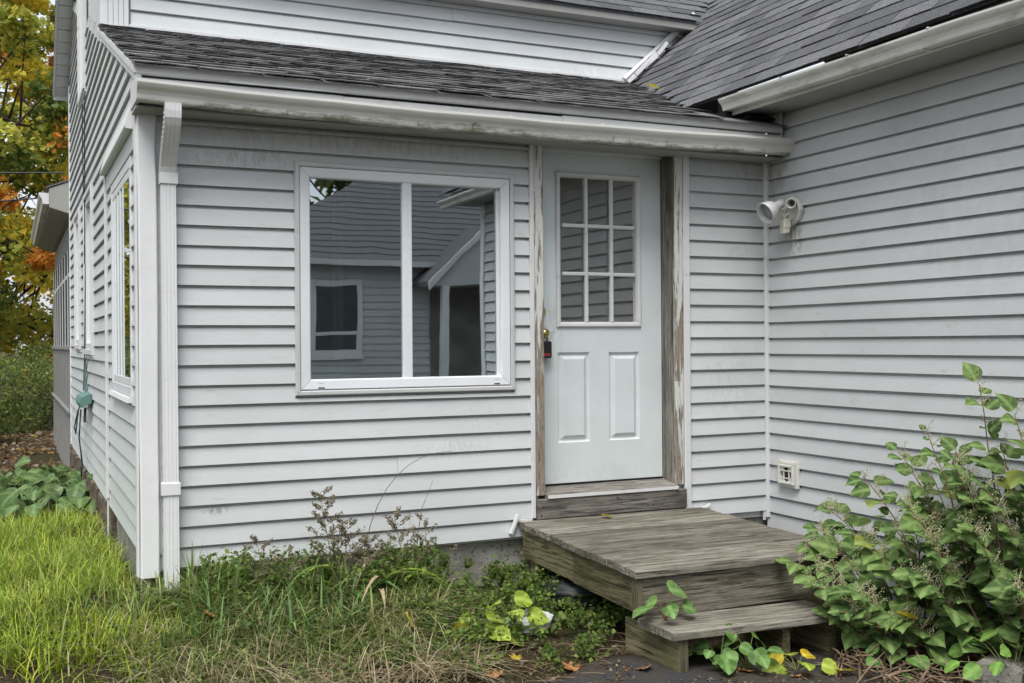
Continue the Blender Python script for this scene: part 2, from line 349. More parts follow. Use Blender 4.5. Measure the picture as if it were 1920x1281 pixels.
def np_mesh(name, verts, faces_flat, loop_tot, mat, cols=None):
    me = bpy.data.meshes.new(name); me.vertices.add(len(verts)); me.vertices.foreach_set('co', np.asarray(verts, np.float32).ravel())
    me.loops.add(len(faces_flat)); me.loops.foreach_set('vertex_index', np.asarray(faces_flat, np.int32))
    lt = np.asarray(loop_tot, np.int32); me.polygons.add(len(lt))
    me.polygons.foreach_set('loop_start', np.concatenate([[0], np.cumsum(lt)[:-1]]).astype(np.int32)); me.polygons.foreach_set('loop_total', lt)
    if cols is not None:
        a = me.attributes.new('Col', 'FLOAT_COLOR', 'POINT'); c4 = np.ones((len(verts), 4), np.float32); c4[:, :3] = cols; a.data.foreach_set('color', c4.ravel())
    me.materials.append(MAT[mat]); me.update(calc_edges=True); return me
E=.105
ZL, ZR, ZRR = 2.1446, 2.3812, 2.3747

# ------------------------------------------------------------------ ground
def sstep(a, b, x):
    t = max(0., min(1., (x-a)/(b-a))); return t*t*(3-2*t)
def ground_z(x, y):
    z = -.375 + .02*sstep(-3, -8, y)
    z += .20*sstep(-1.5, -.1, y)*(1-sstep(1.2, 2.4, x)*.45)
    z += .06*sstep(.9, -.1, x)*sstep(-1.3, .2, y)
    z -= .16*sstep(2.5, 7, y)
    z += .02*math.sin(x*3.1+1)*math.sin(y*2.7)+.012*math.sin(x*8.3)*math.sin(y*7.1+2)
    if abs(x) > 8 or abs(y) > 12: z += .15*noise.noise(V((x*.06, y*.06, 0)))
    return z
def axis_pts(lo, hi, step, far):
    a = list(np.arange(lo, hi+1e-6, step)); d = step
    while a[-1] < far: d *= 1.3; a.append(a[-1]+d)
    d = step
    while a[0] > -far: d *= 1.3; a.insert(0, a[0]-d)
    return a
gx, gy = axis_pts(-2.5, 5, .09, 600), axis_pts(-3, 9, .09, 600)
mb = MB(); mb.v = [(x, y, ground_z(x, y)) for y in gy for x in gx]; n = len(gx)
mb.f = [(j*n+i, j*n+i+1, (j+1)*n+i+1, (j+1)*n+i) for j in range(len(gy)-1) for i in range(n-1)]
tag(mb.obj('ground', 'soil', smooth=True), kind='structure')
# driveway: asphalt apron with a ragged edge towards the house
mb = MB(); xs = np.arange(-.6, 12.01, .08); rows = []
for x in xs:
    e = -1.40 + .10*noise.noise(V((x*2.2, 3, 0))) + .05*noise.noise(V((x*9, 7, 0))) + .55*sstep(.9, -.5, x)*-1 + .12*sstep(1.4, 2.0, x)*sstep(3.3, 2.8, x)*1.2
    if x > 3.0: e -= .6*sstep(3.0, 3.6, x)
    rows.append([(x, e - t, ground_z(x, e-t) + (.012 if t > 0 else -.03)) for t in (0, .03, .1, .2, .35, .6, 1, 1.6, 2.5, 4, 6)])
for r in rows: mb.v += r
k = len(rows[0]); mb.f = [(i*k+j, i*k+j+1, (i+1)*k+j+1, (i+1)*k+j) for i in range(len(rows)-1) for j in range(k-1)]
tag(mb.obj('driveway', 'asphalt', smooth=True), kind='structure')

# ------------------------------------------------------------------ house
HOUSE = thing('house', 'white clapboard house with lean-to entry, dark shingle roofs and white gutters', 'house', (0, 0, -.2))
def wall_sheet(name, axis, fixed, a, z, holes, thick, mat, label):
    """backing wall: one sheet with real openings; axis 'x': plane y=fixed, axis 'y': plane x=fixed"""
    As = sorted({a[0], a[1], *[h[0] for h in holes], *[h[1] for h in holes]}); Zs = sorted({z[0], z[1], *[h[2] for h in holes], *[h[3] for h in holes]})
    mb = MB(); idx = {}
    def vid(i, j):
        if (i, j) not in idx:
            idx[i, j] = len(mb.v); mb.v.append((As[i], fixed, Zs[j]) if axis == 'x' else (fixed, As[i], Zs[j]))
        return idx[i, j]
    for i in range(len(As)-1):
        for j in range(len(Zs)-1):
            ca, cz = (As[i]+As[i+1])/2, (Zs[j]+Zs[j+1])/2
            if any(h[0] < ca < h[1] and h[2] < cz < h[3] for h in holes): continue
            mb.f.append((vid(i, j), vid(i+1, j), vid(i+1, j+1), vid(i, j+1)) if axis == 'x' else (vid(i+1, j), vid(i, j), vid(i, j+1), vid(i+1, j+1)))
    o = mb.obj(name, mat, HOUSE); md = o.modifiers.new('thickness', 'SOLIDIFY'); md.thickness = thick; md.offset = -1
    o['label'] = label; return o
def siding_board(parent, axis, fixed, a0, a1, zc, zb=None, zt=None, mat='siding', seg=None):
    """one lapped board; outward is -y (axis x) or -x (axis y); zc = course bottom"""
    zb = zc if zb is None else zb; zt = zc+E if zt is None else zt
    nf = lambda z: .0025 + .0145*(1-(z-zc)/E)
    j = random.uniform(-.0012, .0012); ph = random.uniform(0, 99)
    L = a1-a0; seg = seg or max(1, min(4, int(L/.45))); mb = MB(); frames = []
    for k in range(seg+1):
        a = a0 + L*k/seg; wz = .0022*noise.noise(V((a*1.3+ph, zc*3, 0))); wn = .0016*noise.noise(V((a*1.1, ph, 5)))
        if L < .5: wz *= .5
        g = .014 if zt-zb > .03 else .002
        prof = [(nf(zb)+wn, zb+wz+j+.002), (nf(zt)+wn*.3, zt+wz+j-g), (-.009, zt+wz+j-g+.003), (-.009, zt+j+.001), (-.013, zt+j+.001), (-.013, zb+j+.003), (nf(zb)+wn-.004, zb+wz+j)]
        if axis == 'x': frames.append([(a, fixed-p, q) for p, q in prof])
        else: frames.append([(fixed-p, a, q) for p, q in prof])
    for fr in frames: mb.v += fr
    m = len(frames); q = len(frames[0]); mb.f = [tuple(range(q-1, -1, -1)), tuple(range((m-1)*q, m*q))]
    for k in range(m-1): mb.f += [(k*q+i, k*q+(i+1) % q, (k+1)*q+(i+1) % q, (k+1)*q+i) for i in range(q)]
    return mb.obj('siding_board', mat, parent)
def courses(parent, axis, fixed, a, ztop, zbot, zl, holes, mat, clip=None):
    i = int(math.floor((zl-ztop)/E))-1
    while True:
        zc = zl - i*E; i += 1
        if zc > ztop-.012: continue
        if zc < zbot-.02: break
        spans = [(a[0], a[1], None, min(zc+E, ztop) if zc+E > ztop else None)]
        for h0, h1, hz0, hz1 in holes:
            new = []
            for s0, s1, b, t in spans:
                if h1 <= s0 or h0 >= s1 or hz1 <= zc+.004 or hz0 >= zc+E-.004: new.append((s0, s1, b, t)); continue
                if h0 > s0+.01: new.append((s0, h0, b, t))
                if h1 < s1-.01: new.append((h1, s1, b, t))
                if hz0 > zc+.012: new.append((max(h0, s0), min(h1, s1), b, hz0))
                if hz1 < zc+E-.012: new.append((max(h0, s0), min(h1, s1), hz1, t))
            spans = new
        for s0, s1, b, t in spans:
            if clip: s0, s1 = clip(s0, s1, zc)
            if s1-s0 > 1.7 and b is None and t is None and random.random() < .22:
                sp = s0+(s1-s0)*random.uniform(.25, .75)
                siding_board(parent, axis, fixed, s0, sp-.0008, zc, b, t, mat); siding_board(parent, axis, fixed-.0016, sp+.0008, s1, zc, b, t, mat)
            elif s1-s0 > .015: siding_board(parent, axis, fixed, s0, s1, zc, b, t, mat)

ROOF_S, ROOF_Y0, ROOF_Z0 = .347, -.235, 2.598        # lean-to roof: z = Z0 + S (y - Y0)
def roof_low(y): return ROOF_Z0 + ROOF_S*(y-ROOF_Y0)
WS, WX0, WZ0 = .90, 3.585, 2.80                      # wing roof: z = WZ0 + WS (x - WX0)
def roof_wing(x): return WZ0 + WS*(x-WX0)
UW_Y = 2.2                                           # storey wall above the lean-to
UE_Y, UE_Z, US = 2.03, 4.0, .75                      # main roof eave
def roof_main(y): return UE_Z + US*(y-UE_Y)

# front wall with window and door openings
WIN = (.803, 2.119, .920, 2.200); DOOR = (2.250, 3.345, -.3, 2.470)
fw_ = wall_sheet('wall', 'x', .0135, (.0, 4.0), (.03, 2.60), [(WIN[0]+.04, WIN[1]-.04, WIN[2]+.04, WIN[3]-.04), (2.285, 3.285, .20, 2.435)], .12, 'trim', 'front wall of the lean-to with window and door')
courses(fw_, 'x', 0, (.105, 2.235), 2.385, .0446, ZL, [WIN], 'siding')
courses(fw_, 'x', 0, (3.36, 3.965), 2.385, .0712, ZR, [], 'siding')
# side wall, lean-to and main house in one plane
SWIN = (.24, 1.47, .925, 2.215); BAND = (.0, 1.83, 2.325, 2.485)
W2, W3 = (3.14, 4.10, 1.13, 2.48), (4.78, 5.60, 1.17, 2.47); WU = (3.95, 4.75, 3.38, 4.6)
sw_ = wall_sheet('wall', 'y', .0135, (.0, 6.72), (.12, 4.0), [(SWIN[0]+.05, SWIN[1]-.05, SWIN[2]+.05, SWIN[3]-.05), (W2[0]+.1, W2[1]-.1, W2[2]+.1, W2[3]-.1), (W3[0]+.1, W3[1]-.1, W3[2]+.1, W3[3]-.1), (0., 2.2, 2.55, 4.2)], .12, 'trim', 'side wall with narrow windows seen at a steep angle')
def side_clip(s0, s1, zc):
    zt = zc+E*.35
    if zt > roof_low(-.1)-.13:
        s0 = max(s0, (zt-ROOF_Z0+.10)/ROOF_S+ROOF_Y0)
        if zt > 3.34: s0 = max(s0, 2.22)
        if zt > UE_Z-.06: s0 = max(s0, UE_Y+(zt+.09-UE_Z)/US); s1 = min(s1, 6.96-(zt+.09-UE_Z)/US)
    return s0, s1
VT = (1.80, 1.87, -.1, 2.42)
courses(sw_, 'y', 0, (.02, 6.70), 5.2, .1496, ZL, [SWIN, BAND, W2, W3, WU, VT], 'siding_side', side_clip)
mb = MB().add([(.0135, 0, 2.5), (.0135, 2.2, 2.5), (.0135, 2.2, 3.4), (.0135, 0, 2.62)], [(0, 1, 2, 3)]); mb.obj('gable_sheathing', 'trim', HOUSE)
# wing wall on the right, towards the viewer, ending at its own corner
WEND = -4.75
ww_ = wall_sheet('wall', 'y', W_X+.0135, (WEND, .0), (-.45, 2.72), [], .12, 'trim', 'right wing wall of lapped boards running towards the viewer')
courses(ww_, 'y', W_X, (WEND+.09, -.022), 2.685, -.30, ZRR, [], 'siding')
for zc_ in ():
    pass
# wing end wall and body so that it is closed
MB().box((W_X+.13, WEND+.005, -.4), (8.5, WEND+.12, 2.70)).obj('wall', 'siding', HOUSE)
mb = MB().box((W_X-.022, WEND-.02, -.35), (W_X+.09, WEND+.085, 2.69), .006); mb.obj('corner_board', 'post', HOUSE)
# storey wall above the lean-to roof
uw_ = wall_sheet('wall', 'x', UW_Y+.0135, (.02, 5.2), (2.6, 4.1), [], .1, 'trim', 'upper storey wall above the lean-to roof')
def up_clip(s0, s1, zc): return s0, min(s1, WX0+(zc+.045-WZ0)/WS-.035)
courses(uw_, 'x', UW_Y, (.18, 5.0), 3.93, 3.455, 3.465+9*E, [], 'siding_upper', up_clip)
mb = MB().box((.0, UW_Y-.03, 3.405), (4.20, UW_Y-.002, 3.462), .003); mb.obj('flashing', 'post', HOUSE)
# slanted trim where the storey wall meets the wing roof
a = V((4.215, UW_Y-.02, 3.43)); b = V((4.93, UW_Y-.02, 3.43+WS*.715)); d = (b-a).normalized(); nn = V((-d.z, 0, d.x))
mb = MB().prism([(0, 0), (.055, 0), (.055, .025), (.035, .04), (0, .025)], [(a, nn, (0, -1, 0)), (b, nn, (0, -1, 0))]); mb.obj('slant_trim', 'post', HOUSE)
mb = MB()
for q in range(9):
    c = a + d*(-.02+q*.05) + V((0, -.05-.02*random.random(), -.012)); L = .13+.05*random.random(); tilt = random.uniform(-.15, .2)
    dd = (d+V((0, 0, tilt))).normalized(); mb.prism([(0, 0), (.03, .004), (.034, .03), (.004, .034)], [(c, nn, (0, -1, 0)), (c+dd*L, nn, (0, -1, 0))])
o = mb.obj('step_flashing', 'trim', HOUSE); o['kind'] = 'stuff'
# fluted corner board on the storey above
prof = []; wd = .172
for q in range(5):
    x0 = wd*q/5; prof += [(x0+.003, .03), (x0+wd/5-.004, .03), (x0+wd/5-.002, .021)]
prof = [(0, 0)] + [(0, .03)] + prof + [(wd, .03), (wd, 0)]
mb = MB().prism(prof, [((-.004, UW_Y-.004, 3.43), (1, 0, 0), (0, -1, 0)), ((-.004, UW_Y-.004, 4.05), (1, 0, 0), (0, -1, 0))]); mb.obj('corner_board', 'post', HOUSE)
MB().box((-.022, UW_Y-.028, 3.40), (-.001, UW_Y+.07, 4.05), .003).obj('corner_board', 'post', HOUSE)

# foundation
MB().box((.022, .03, -.75), (4.1, .16, .05)).obj('foundation', 'concrete', HOUSE)
MB().box((.022, .17, -.75), (.15, 1.75, .155)).obj('foundation', 'concrete', HOUSE)
mb = MB()
for k in range(26):
    y = 1.80+k*.19+random.uniform(-.03, .03)
    for r in range(3):
        c = V((.07+random.uniform(-.03, .01), y, -.35+r*.2)); mb.box(c-V((.09, .09+.02*random.random(), .095)), c+V((.06, .085+.02*random.random(), .09+.02*random.random())), .03)
o = mb.obj('foundation_stones', 'stone', HOUSE); o['kind'] = 'stuff'
MB().box((.10, 1.76, -.75), (.2, 6.6, .16)).obj('foundation', 'dark', HOUSE)

# corner post (front left) : wide cap stock with a rounded front edge
def rr(x0, x1, y0, y1, r, n=4):
    pts = []
    for cx, cy, a0 in ((x1-r, y1-r, 0), (x0+r, y1-r, 90), (x0+r, y0+r, 180), (x1-r, y0+r, 270)):
        pts += [(cx+r*math.cos(math.radians(a0+90*k/n)), cy+r*math.sin(math.radians(a0+90*k/n))) for k in range(n+1)]
    return pts
mb = MB(); prof = rr(-.004, .088, -.030, .04, .010)
zs = [.008, .3, .8, 1.4, 2.0, 2.2, 2.32, 2.41]
mb.prism(prof, [((.002*math.sin(z*5)+( .006*sstep(2.1, 2.25, z)*sstep(2.45, 2.25, z)*-1), 0, z), (1, 0, 0), (0, 1, 0)) for z in zs]); mb.obj('corner_post', 'post', HOUSE)
MB().box((-.018, .0, .012), (-.005, .062, 2.44), .003).obj('corner_board', 'trim', HOUSE)
MB().box((-.02, 6.70, -.28), (.09, 6.80, 4.0), .006).obj('corner_board', 'post', HOUSE)
MB().box((-.030, 1.805, .19), (-.004, 1.865, 2.42), .004).obj('vertical_trim', 'trim', HOUSE)
MB().box((-.024, 1.815, -.06), (-.012, 1.835, .185), .002).obj('trim_tail', 'trim', HOUSE)
# inside corner strip
prof = [(3.957, .004), (3.957, -.022), (3.968, -.032), (3.98, -.034), (3.992, -.034), (3.992, .004)]
MB().prism([(x, y) for x, y in prof], [((0, 0, .03), (1, 0, 0), (0, 1, 0)), ((0, 0, 2.42), (1, 0, 0), (0, 1, 0))]).obj('corner_strip', 'trim', HOUSE)
MB().box((3.94, -.012, .01), (3.962, .0, .09), .002).obj('trim_tail', 'trim', HOUSE)
MB().box((3.974, -.02, -.35), (3.99, -.004, .03), .002).obj('trim_tail', 'trim', HOUSE)
# hood band over the side window
MB().prism([(0, 2.325), (.006, 2.325), (.055, 2.33), (.06, 2.34), (.022, 2.47), (.016, 2.49), (0, 2.49)], [((0, .07, 0), (-1, 0, 0), (0, 0, 1)), ((0, 1.80, 0), (-1, 0, 0), (0, 0, 1))]).obj('window_hood', 'trim', HOUSE)
MB().box((-.02, .07, 2.222), (.0, 1.80, 2.322), .002).obj('frieze_board', 'siding_side', HOUSE)

# ------------------------------------------------------------------ roofs
def shingle_mesh(nm, mat, wd, ln, th, lift, curl, ragged):
    """one tab: u along the course, s up the slope, n off the roof; front edge lifted and a bit curled"""
    mb = MB(); nu = 4; rows_ = []
    for s_, n0 in ((0, lift), (.25*ln, lift*.72), (ln, 0)):
        r = []
        for k in range(nu+1):
            u = wd*(k/nu-.5); c = curl*noise.noise(V((k*.9+wd*31, s_*9, ragged*7)))*(1 if s_ == 0 else .4)
            r.append((u, s_ + (ragged*.012*noise.noise(V((k*1.7, wd*17, 3))) if s_ == 0 else 0), n0+max(c, -lift*.5)))
        rows_.append(r)
    vs = [v for r in rows_ for v in r]; m = nu+1
    fs = [(i*m+k, i*m+k+1, (i+1)*m+k+1, (i+1)*m+k) for i in range(2) for k in range(nu)]
    nb = len(vs); vs += [(u, s_+.001, n0-th) for u, s_, n0 in rows_[0]]
    fs += [(nb+k, nb+k+1, k+1, k) for k in range(nu)]
    for q in (0, nu):
        vs.append((rows_[2][q][0], ln, -th)); e = len(vs)-1
        f = (nb+q, q, m+q, 2*m+q, e); fs.append(f if q == 0 else f[::-1])
    mb.v = vs; mb.f = fs; return mb.mesh(nm, mat)
def lay(parent, O, U, S, n_rows, expo, wd, width, meshes, accept, stagger, limit=300, mat='shingle', th=.006):
    """lay courses of tabs; the tabs largest in view become objects, the rest one joined part"""
    U = V(U).normalized(); S = V(S).normalized(); N = U.cross(S)
    if N.z < 0: N = -N
    if U.cross(S).dot(N) < 0: flip = True
    cand = []
    for r in range(n_rows):
        off = stagger(r); k0 = -1
        for k in range(k0, int(width/wd)+2):
            u = (k+off)*wd + wd/2; sc = 1.
            if u-wd/2 < -.01:
                if u+wd/2 < .05: continue
                sc = (u+wd/2)/wd; u = (u+wd/2)/2
            if u > width-wd*.2: continue
            P = V(O) + U*u + S*(r*expo); ok = accept(P, r)
            if ok: cand.append((P, r, k, sc))
    def vis(c):
        x, y = project(c[0]); return 0 if -60 < x < 1980 and -60 < y < 1341 else 1
    cand.sort(key=vis); rest = MB(); nobj = 0
    for P, r, k, sc in cand:
        g = meshes[(r*5+k*3+random.randrange(2)) % len(meshes)]
        R = Matrix((U, S, N)).transposed().to_4x4(); R.translation = P + N*random.uniform(.0, .0015)
        R = R @ Matrix.Rotation(random.uniform(-.006, .006), 4, 'Z') @ Matrix.Diagonal((sc, 1, 1, 1))
        if vis((P, r, k)) == 0 and nobj < limit:
            put(g, 'shingle', parent, R); nobj += 1
        else:
            rest.add([R @ v.co for v in g.vertices], [tuple(p.vertices) for p in g.polygons])
    if rest.v:
        o = rest.obj('shingle_field', mat, parent); o['kind'] = 'stuff'
# lean-to roof deck
x0r, x1r = -.045, 4.35
lr = MB()
lr.add([(x0r+.01, ROOF_Y0+.045, roof_low(ROOF_Y0+.045)-.004), (x1r, ROOF_Y0+.045, roof_low(ROOF_Y0+.045)-.004), (x1r+.4, UW_Y, roof_low(UW_Y)-.004), (x0r+.01, UW_Y, roof_low(UW_Y)-.004),
        (x0r+.01, ROOF_Y0+.045, roof_low(ROOF_Y0+.045)-.03), (x1r, ROOF_Y0+.045, roof_low(ROOF_Y0+.045)-.03), (x1r+.4, UW_Y, roof_low(UW_Y)-.03), (x0r+.01, UW_Y, roof_low(UW_Y)-.03)],
       [(0, 1, 2, 3), (7, 6, 5, 4), (0, 4, 5, 1), (3, 2, 6, 7), (0, 3, 7, 4), (1, 5, 6, 2)])
LR = lr.obj('roof', 'shingle_worn', HOUSE); LR['label'] = 'worn grey shingle roof of the lean-to with curling tabs'
Sl = V((0, 1, ROOF_S)).normalized()
ya_ = ROOF_Y0-.016
MB().add([(x0r, ya_, roof_low(ya_)), (3.97, ya_, roof_low(ya_)), (3.97, -.10, roof_low(-.10)), (x0r, -.10, roof_low(-.10)), (x0r, ya_, roof_low(ya_)-.006), (3.97, ya_, roof_low(ya_)-.006), (3.97, -.10, roof_low(-.10)-.003), (x0r, -.10, roof_low(-.10)-.003)], [(0, 1, 2, 3), (7, 6, 5, 4), (0, 4, 5, 1), (3, 2, 6, 7), (0, 3, 7, 4), (1, 5, 6, 2)]).obj('starter_strip', 'shingle_worn', LR)
worn = [shingle_mesh('worn_tab', 'shingle_worn', .318-.006*q, .20, .006, .009+.0022*q, .003+.0015*q, 1.+q) for q in range(4)]
lay(LR, (x0r, ROOF_Y0-.02, roof_low(ROOF_Y0-.02)), (1, 0, 0), Sl, 19, .1365, .32, 4.35, worn,
    lambda P, r: P.z > roof_wing(P.x)-.05 and P.x < 3.98 + max(0, (P.y-.05))*1.2 and P.y < UW_Y, lambda r: (r % 2)*.5+.03*math.sin(r*5), 300, 'shingle_worn')
# wing roof deck (slab with real thickness, eave to ridge)
def wing_slab():
    y0, y1 = WEND-.25, 3.6; xr = 6.4
    t = .022; P = []
    for x in (WX0+.012, xr):
        for y in (y0, y1): P.append((x, y, roof_wing(x)-.004))
    Q = [(x, y, z-t) for x, y, z in P]
    mb = MB().add(P+Q, [(0, 2, 3, 1), (4, 5, 7, 6), (0, 1, 5, 4), (2, 6, 7, 3), (0, 4, 6, 2), (1, 3, 7, 5)])
    return mb.obj('roof', 'shingle', HOUSE)
WR = wing_slab(); WR['label'] = 'steep dark grey shingle roof of the right wing'
Sw = V((1, 0, WS)).normalized()
tabs = [shingle_mesh('tab', 'shingle', .313-.003*q, .20, .005, .0065+.0015*q, .0015, .4) for q in range(4)]
def acc_w(P, r):
    if P.y > UW_Y+.02 and P.z < roof_main(P.y): return False
    if P.z < roof_low(P.y)-.07 and P.y > .05 and P.x > 3.5: return False
    return P.y > WEND-.2
lay(WR, (WX0-.012, 3.4, roof_wing(WX0-.012)), (0, -1, 0), Sw, 22, .142, .315, 3.4-(WEND-.25), tabs, acc_w, lambda r: (r*.36) % 1., 300)
MB().add([(6.4, WEND-.25, roof_wing(6.4)), (6.4, 3.6, roof_wing(6.4)), (9.6, 3.6, roof_wing(6.4)-2.7), (9.6, WEND-.25, roof_wing(6.4)-2.7)], [(0, 1, 2, 3)]).obj('roof', 'shingle', HOUSE)
# main roof above the storey wall
mb = MB(); x0, x1 = -.17, 7.5; RY, RZ = 4.48, roof_main(4.48)
mb.prism([(UE_Y, UE_Z-.004), (RY, RZ-.004), (6.96, UE_Z-.004), (6.96, UE_Z-.03), (RY, RZ-.04), (UE_Y, UE_Z-.03)], [((x0, 0, 0), (0, 1, 0), (0, 0, 1)), ((x1, 0, 0), (0, 1, 0), (0, 0, 1))])
MR = mb.obj('roof', 'shingle', HOUSE); MR['label'] = 'dark grey shingle roof of the main house'
Su = V((0, 1, US)).normalized()
lay(MR, (-.2, UE_Y-.015, roof_main(UE_Y-.015)), (1, 0, 0), Su, 8, .142, .315, 6.0, tabs, lambda P, r: P.z > roof_wing(P.x)-.06, lambda r: (r*.41) % 1., 120)
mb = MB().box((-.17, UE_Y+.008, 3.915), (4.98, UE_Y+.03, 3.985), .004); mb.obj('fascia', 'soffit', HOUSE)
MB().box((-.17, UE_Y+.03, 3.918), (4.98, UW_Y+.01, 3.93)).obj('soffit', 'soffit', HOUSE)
MB().add([(.015, UW_Y, 3.9), (.015, 6.7, 3.9), (.015, RY, RZ-.05)], [(0, 1, 2)]).obj('gable_sheathing', 'siding_side', HOUSE)
# rake soffit at the far gable end: vented panels, each a piece of its own
rk = MB(); A = V((-.165, 6.96, roof_main(2*RY-6.96)-.05)); B = V((-.165, RY, RZ-.05)); dr = (B-A); Lr = dr.length; dr.normalize(); nr = V((0, dr.z, -dr.y)) if dr.z > 0 else V((0, -dr.z, dr.y))
if nr.z > 0: nr = -nr
rk.prism([(0, -.02), (.022, -.02), (.022, .10), (0, .10)], [(A, (1, 0, 0), -nr), (B, (1, 0, 0), -nr)])
RAKE = rk.obj('rake_board', 'trim', HOUSE)
k = 0; s_ = .0
while s_ < 1.9:
    a0 = A + V((.024, 0, 0)) + dr*(s_+.006); b0 = A + V((.024, 0, 0)) + dr*(s_+.148)
    MB().prism([(0, 0), (.140, 0), (.140, .012), (0, .012)], [(a0+nr*.005*(k % 2), (1, 0, 0), nr), (b0, (1, 0, 0), nr)]).obj('soffit_panel', 'trim', RAKE); s_ += .152; k += 1
MB().box((-.16, 6.94, 3.89), (.0, 6.97, 4.0)).obj('fascia', 'trim', HOUSE)

# ------------------------------------------------------------------ lean-to eave: boards, soffit, gutter, downspout
MB().prism([(-.219, 2.600), (-.219, 2.552), (-.205, 2.546), (-.195, 2.546), (-.195, 2.604)], [((-.035, 0, 0), (0, 1, 0), (0, 0, 1)), ((3.955, 0, 0), (0, 1, 0), (0, 0, 1))]).obj('drip_board', 'trim', HOUSE)
seg = [(-.032, 1.02), (1.022, 2.35), (2.352, 3.955)]
for q, (p0, p1) in enumerate(seg):
    dz = (.0, -.004, .003)[q]; MB().box((p0, -.208, 2.43+dz), (p1, -.188, 2.534+dz), .003).obj('fascia', 'trim', HOUSE)
MB().prism([(0, 0), (.0, .012), (.62, .004), (.62, 0)], [((.42, -.225, 2.545), (1, 0, 0), (0, 0, 1)), ((.42, -.209, 2.545), (1, 0, 0), (0, 0, 1))]).obj('loose_strip', 'trim', HOUSE)
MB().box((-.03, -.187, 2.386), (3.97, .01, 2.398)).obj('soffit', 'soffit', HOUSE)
def ogee(depth, height, open_=True):
    """K-style gutter section (out, up): back, floor, ogee front, lip"""
    d, h = depth, height
    outer = [(0, h*.98), (0, 0), (d*.58, 0), (d*.62, h*.08), (d*.66, h*.30), (d*.74, h*.50), (d*.90, h*.66), (d*.97, h*.78), (d, h*.86), (d, h), (d*.90, h)]
    inner = [(d*.90, h*.965), (d*.955, h*.94), (d*.93, h*.82), (d*.70, h*.56), (d*.58, h*.14), (d*.04, h*.05), (d*.035, h*.98)]
    return outer+inner
mb = MB(); prof = ogee(.108, .094)
fr = []
for k in range(17):
    x = -.03+k*(3.985+.03)/16; sag = -.026*math.sin(math.pi*k/16)**.7+.002*math.sin(k*1.9); fr.append(((x, -.210+.003*math.sin(k*1.3), 2.408+sag), (0, -1, 0), (0, 0, 1)))
mb.prism(prof, fr); G1 = mb.obj('gutter', 'gutter_low', HOUSE); G1['label'] = 'dirty white gutter along the lean-to eave'
prof_cap = ogee(.108, .094)[:10]
MB().prism(prof_cap, [((-.034, -.2095, 2.4075), (0, -1, 0), (0, 0, 1)), ((-.029, -.2095, 2.4075), (0, -1, 0), (0, 0, 1))]).obj('end_cap', 'gutter_low', G1)
MB().prism(prof_cap, [((3.980, -.2095, 2.4075), (0, -1, 0), (0, 0, 1)), ((3.985, -.2095, 2.4075), (0, -1, 0), (0, 0, 1))]).obj('end_cap', 'gutter_low', G1)
for x in (.75, 1.35, 1.95, 2.55, 3.15, 3.7):
    MB().prism([(0, 0), (.012, 0), (.012, .006), (0, .006)], [((x, -.205, 2.478), (1, 0, 0), (0, 0, 1)), ((x+.01, -.315, 2.4795), (1, 0, 0), (0, 0, 1))]).obj('hanger', 'gutter', G1)
# wing gutter
mb = MB(); fr = []
for k in range(14):
    y = -.045 - k*(5.0-.045)/13; fr.append(((3.672+.003*math.sin(k*2.2), y, 2.698-.0095*(-y)+.002*math.sin(k*1.7)), (-1, 0, 0), (0, 0, 1)))
mb.prism(ogee(.094, .078), fr); G2 = mb.obj('gutter', 'gutter', HOUSE); G2['label'] = 'stained white gutter along the right wing eave'
MB().prism(ogee(.094, .078)[:10], [((3.6722, -.040, 2.6975), (-1, 0, 0), (0, 0, 1)), ((3.6722, -.046, 2.6975), (-1, 0, 0), (0, 0, 1))]).obj('end_cap', 'gutter', G2)
for y in (-.62, -1.72):
    MB().prism([(a_-.002, b_-.002) for a_, b_ in ogee(.100, .082)[:10]], [((3.6745, y, 2.6965+.0095*y), (-1, 0, 0), (0, 0, 1)), ((3.6745, y-.022, 2.6965+.0095*y), (-1, 0, 0), (0, 0, 1))]).obj('joint_sleeve', 'gutter', G2)
for y in (-.68, -1.25, -1.83, -2.4):
    MB().prism([(0, 0), (.012, 0), (.012, .006), (0, .006)], [((3.672, y, 2.776+.0095*y), (0, 1, 0), (0, 0, 1)), ((3.572, y+.01, 2.778+.0095*y), (0, 1, 0), (0, 0, 1))]).obj('hanger', 'gutter', G2)
MB().box((3.675, WEND-.2, 2.672), (3.695, -.06, 2.80), .003).obj('fascia', 'gutter', HOUSE)
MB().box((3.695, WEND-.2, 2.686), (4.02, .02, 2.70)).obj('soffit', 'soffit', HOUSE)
# broken eave corner where the two roofs meet: dark gap, loose flashing, torn end board
MB().box((3.62, -.06, 2.66), (4.05, .02, 2.83)).obj('eave_blocking', 'dark', HOUSE)
MB().prism([(0, 0), (.26, -.09), (.262, -.075), (.002, .016)], [((3.70, -.11, 2.765), (1, 0, 0), (0, 0, 1)), ((3.70, -.085, 2.77), (1, 0, 0), (0, 0, 1))]).obj('loose_flashing', 'trim', HOUSE)
MB().box((3.955, -.20, 2.43), (3.972, -.12, 2.70), .002).obj('end_board', 'trim', HOUSE)
MB().box((3.74, -.10, 2.70), (3.80, -.085, 2.745), .002).obj('loose_flashing', 'post', HOUSE)
mb = MB()
for k in range(40):
    c = V((random.uniform(3.72, 3.94), random.uniform(-.15, -.07), 0)); c.z = roof_low(c.y)+random.uniform(.0, .07); a_ = random.uniform(0, 6.28); d_ = V((math.cos(a_), math.sin(a_)*.4, random.uniform(-.3, .5)))*random.uniform(.02, .06)
    mb.tube([c-d_, c, c+d_], .006+.008*random.random(), 5)
o = mb.obj('debris_nest', 'rubber', HOUSE); o['kind'] = 'stuff'
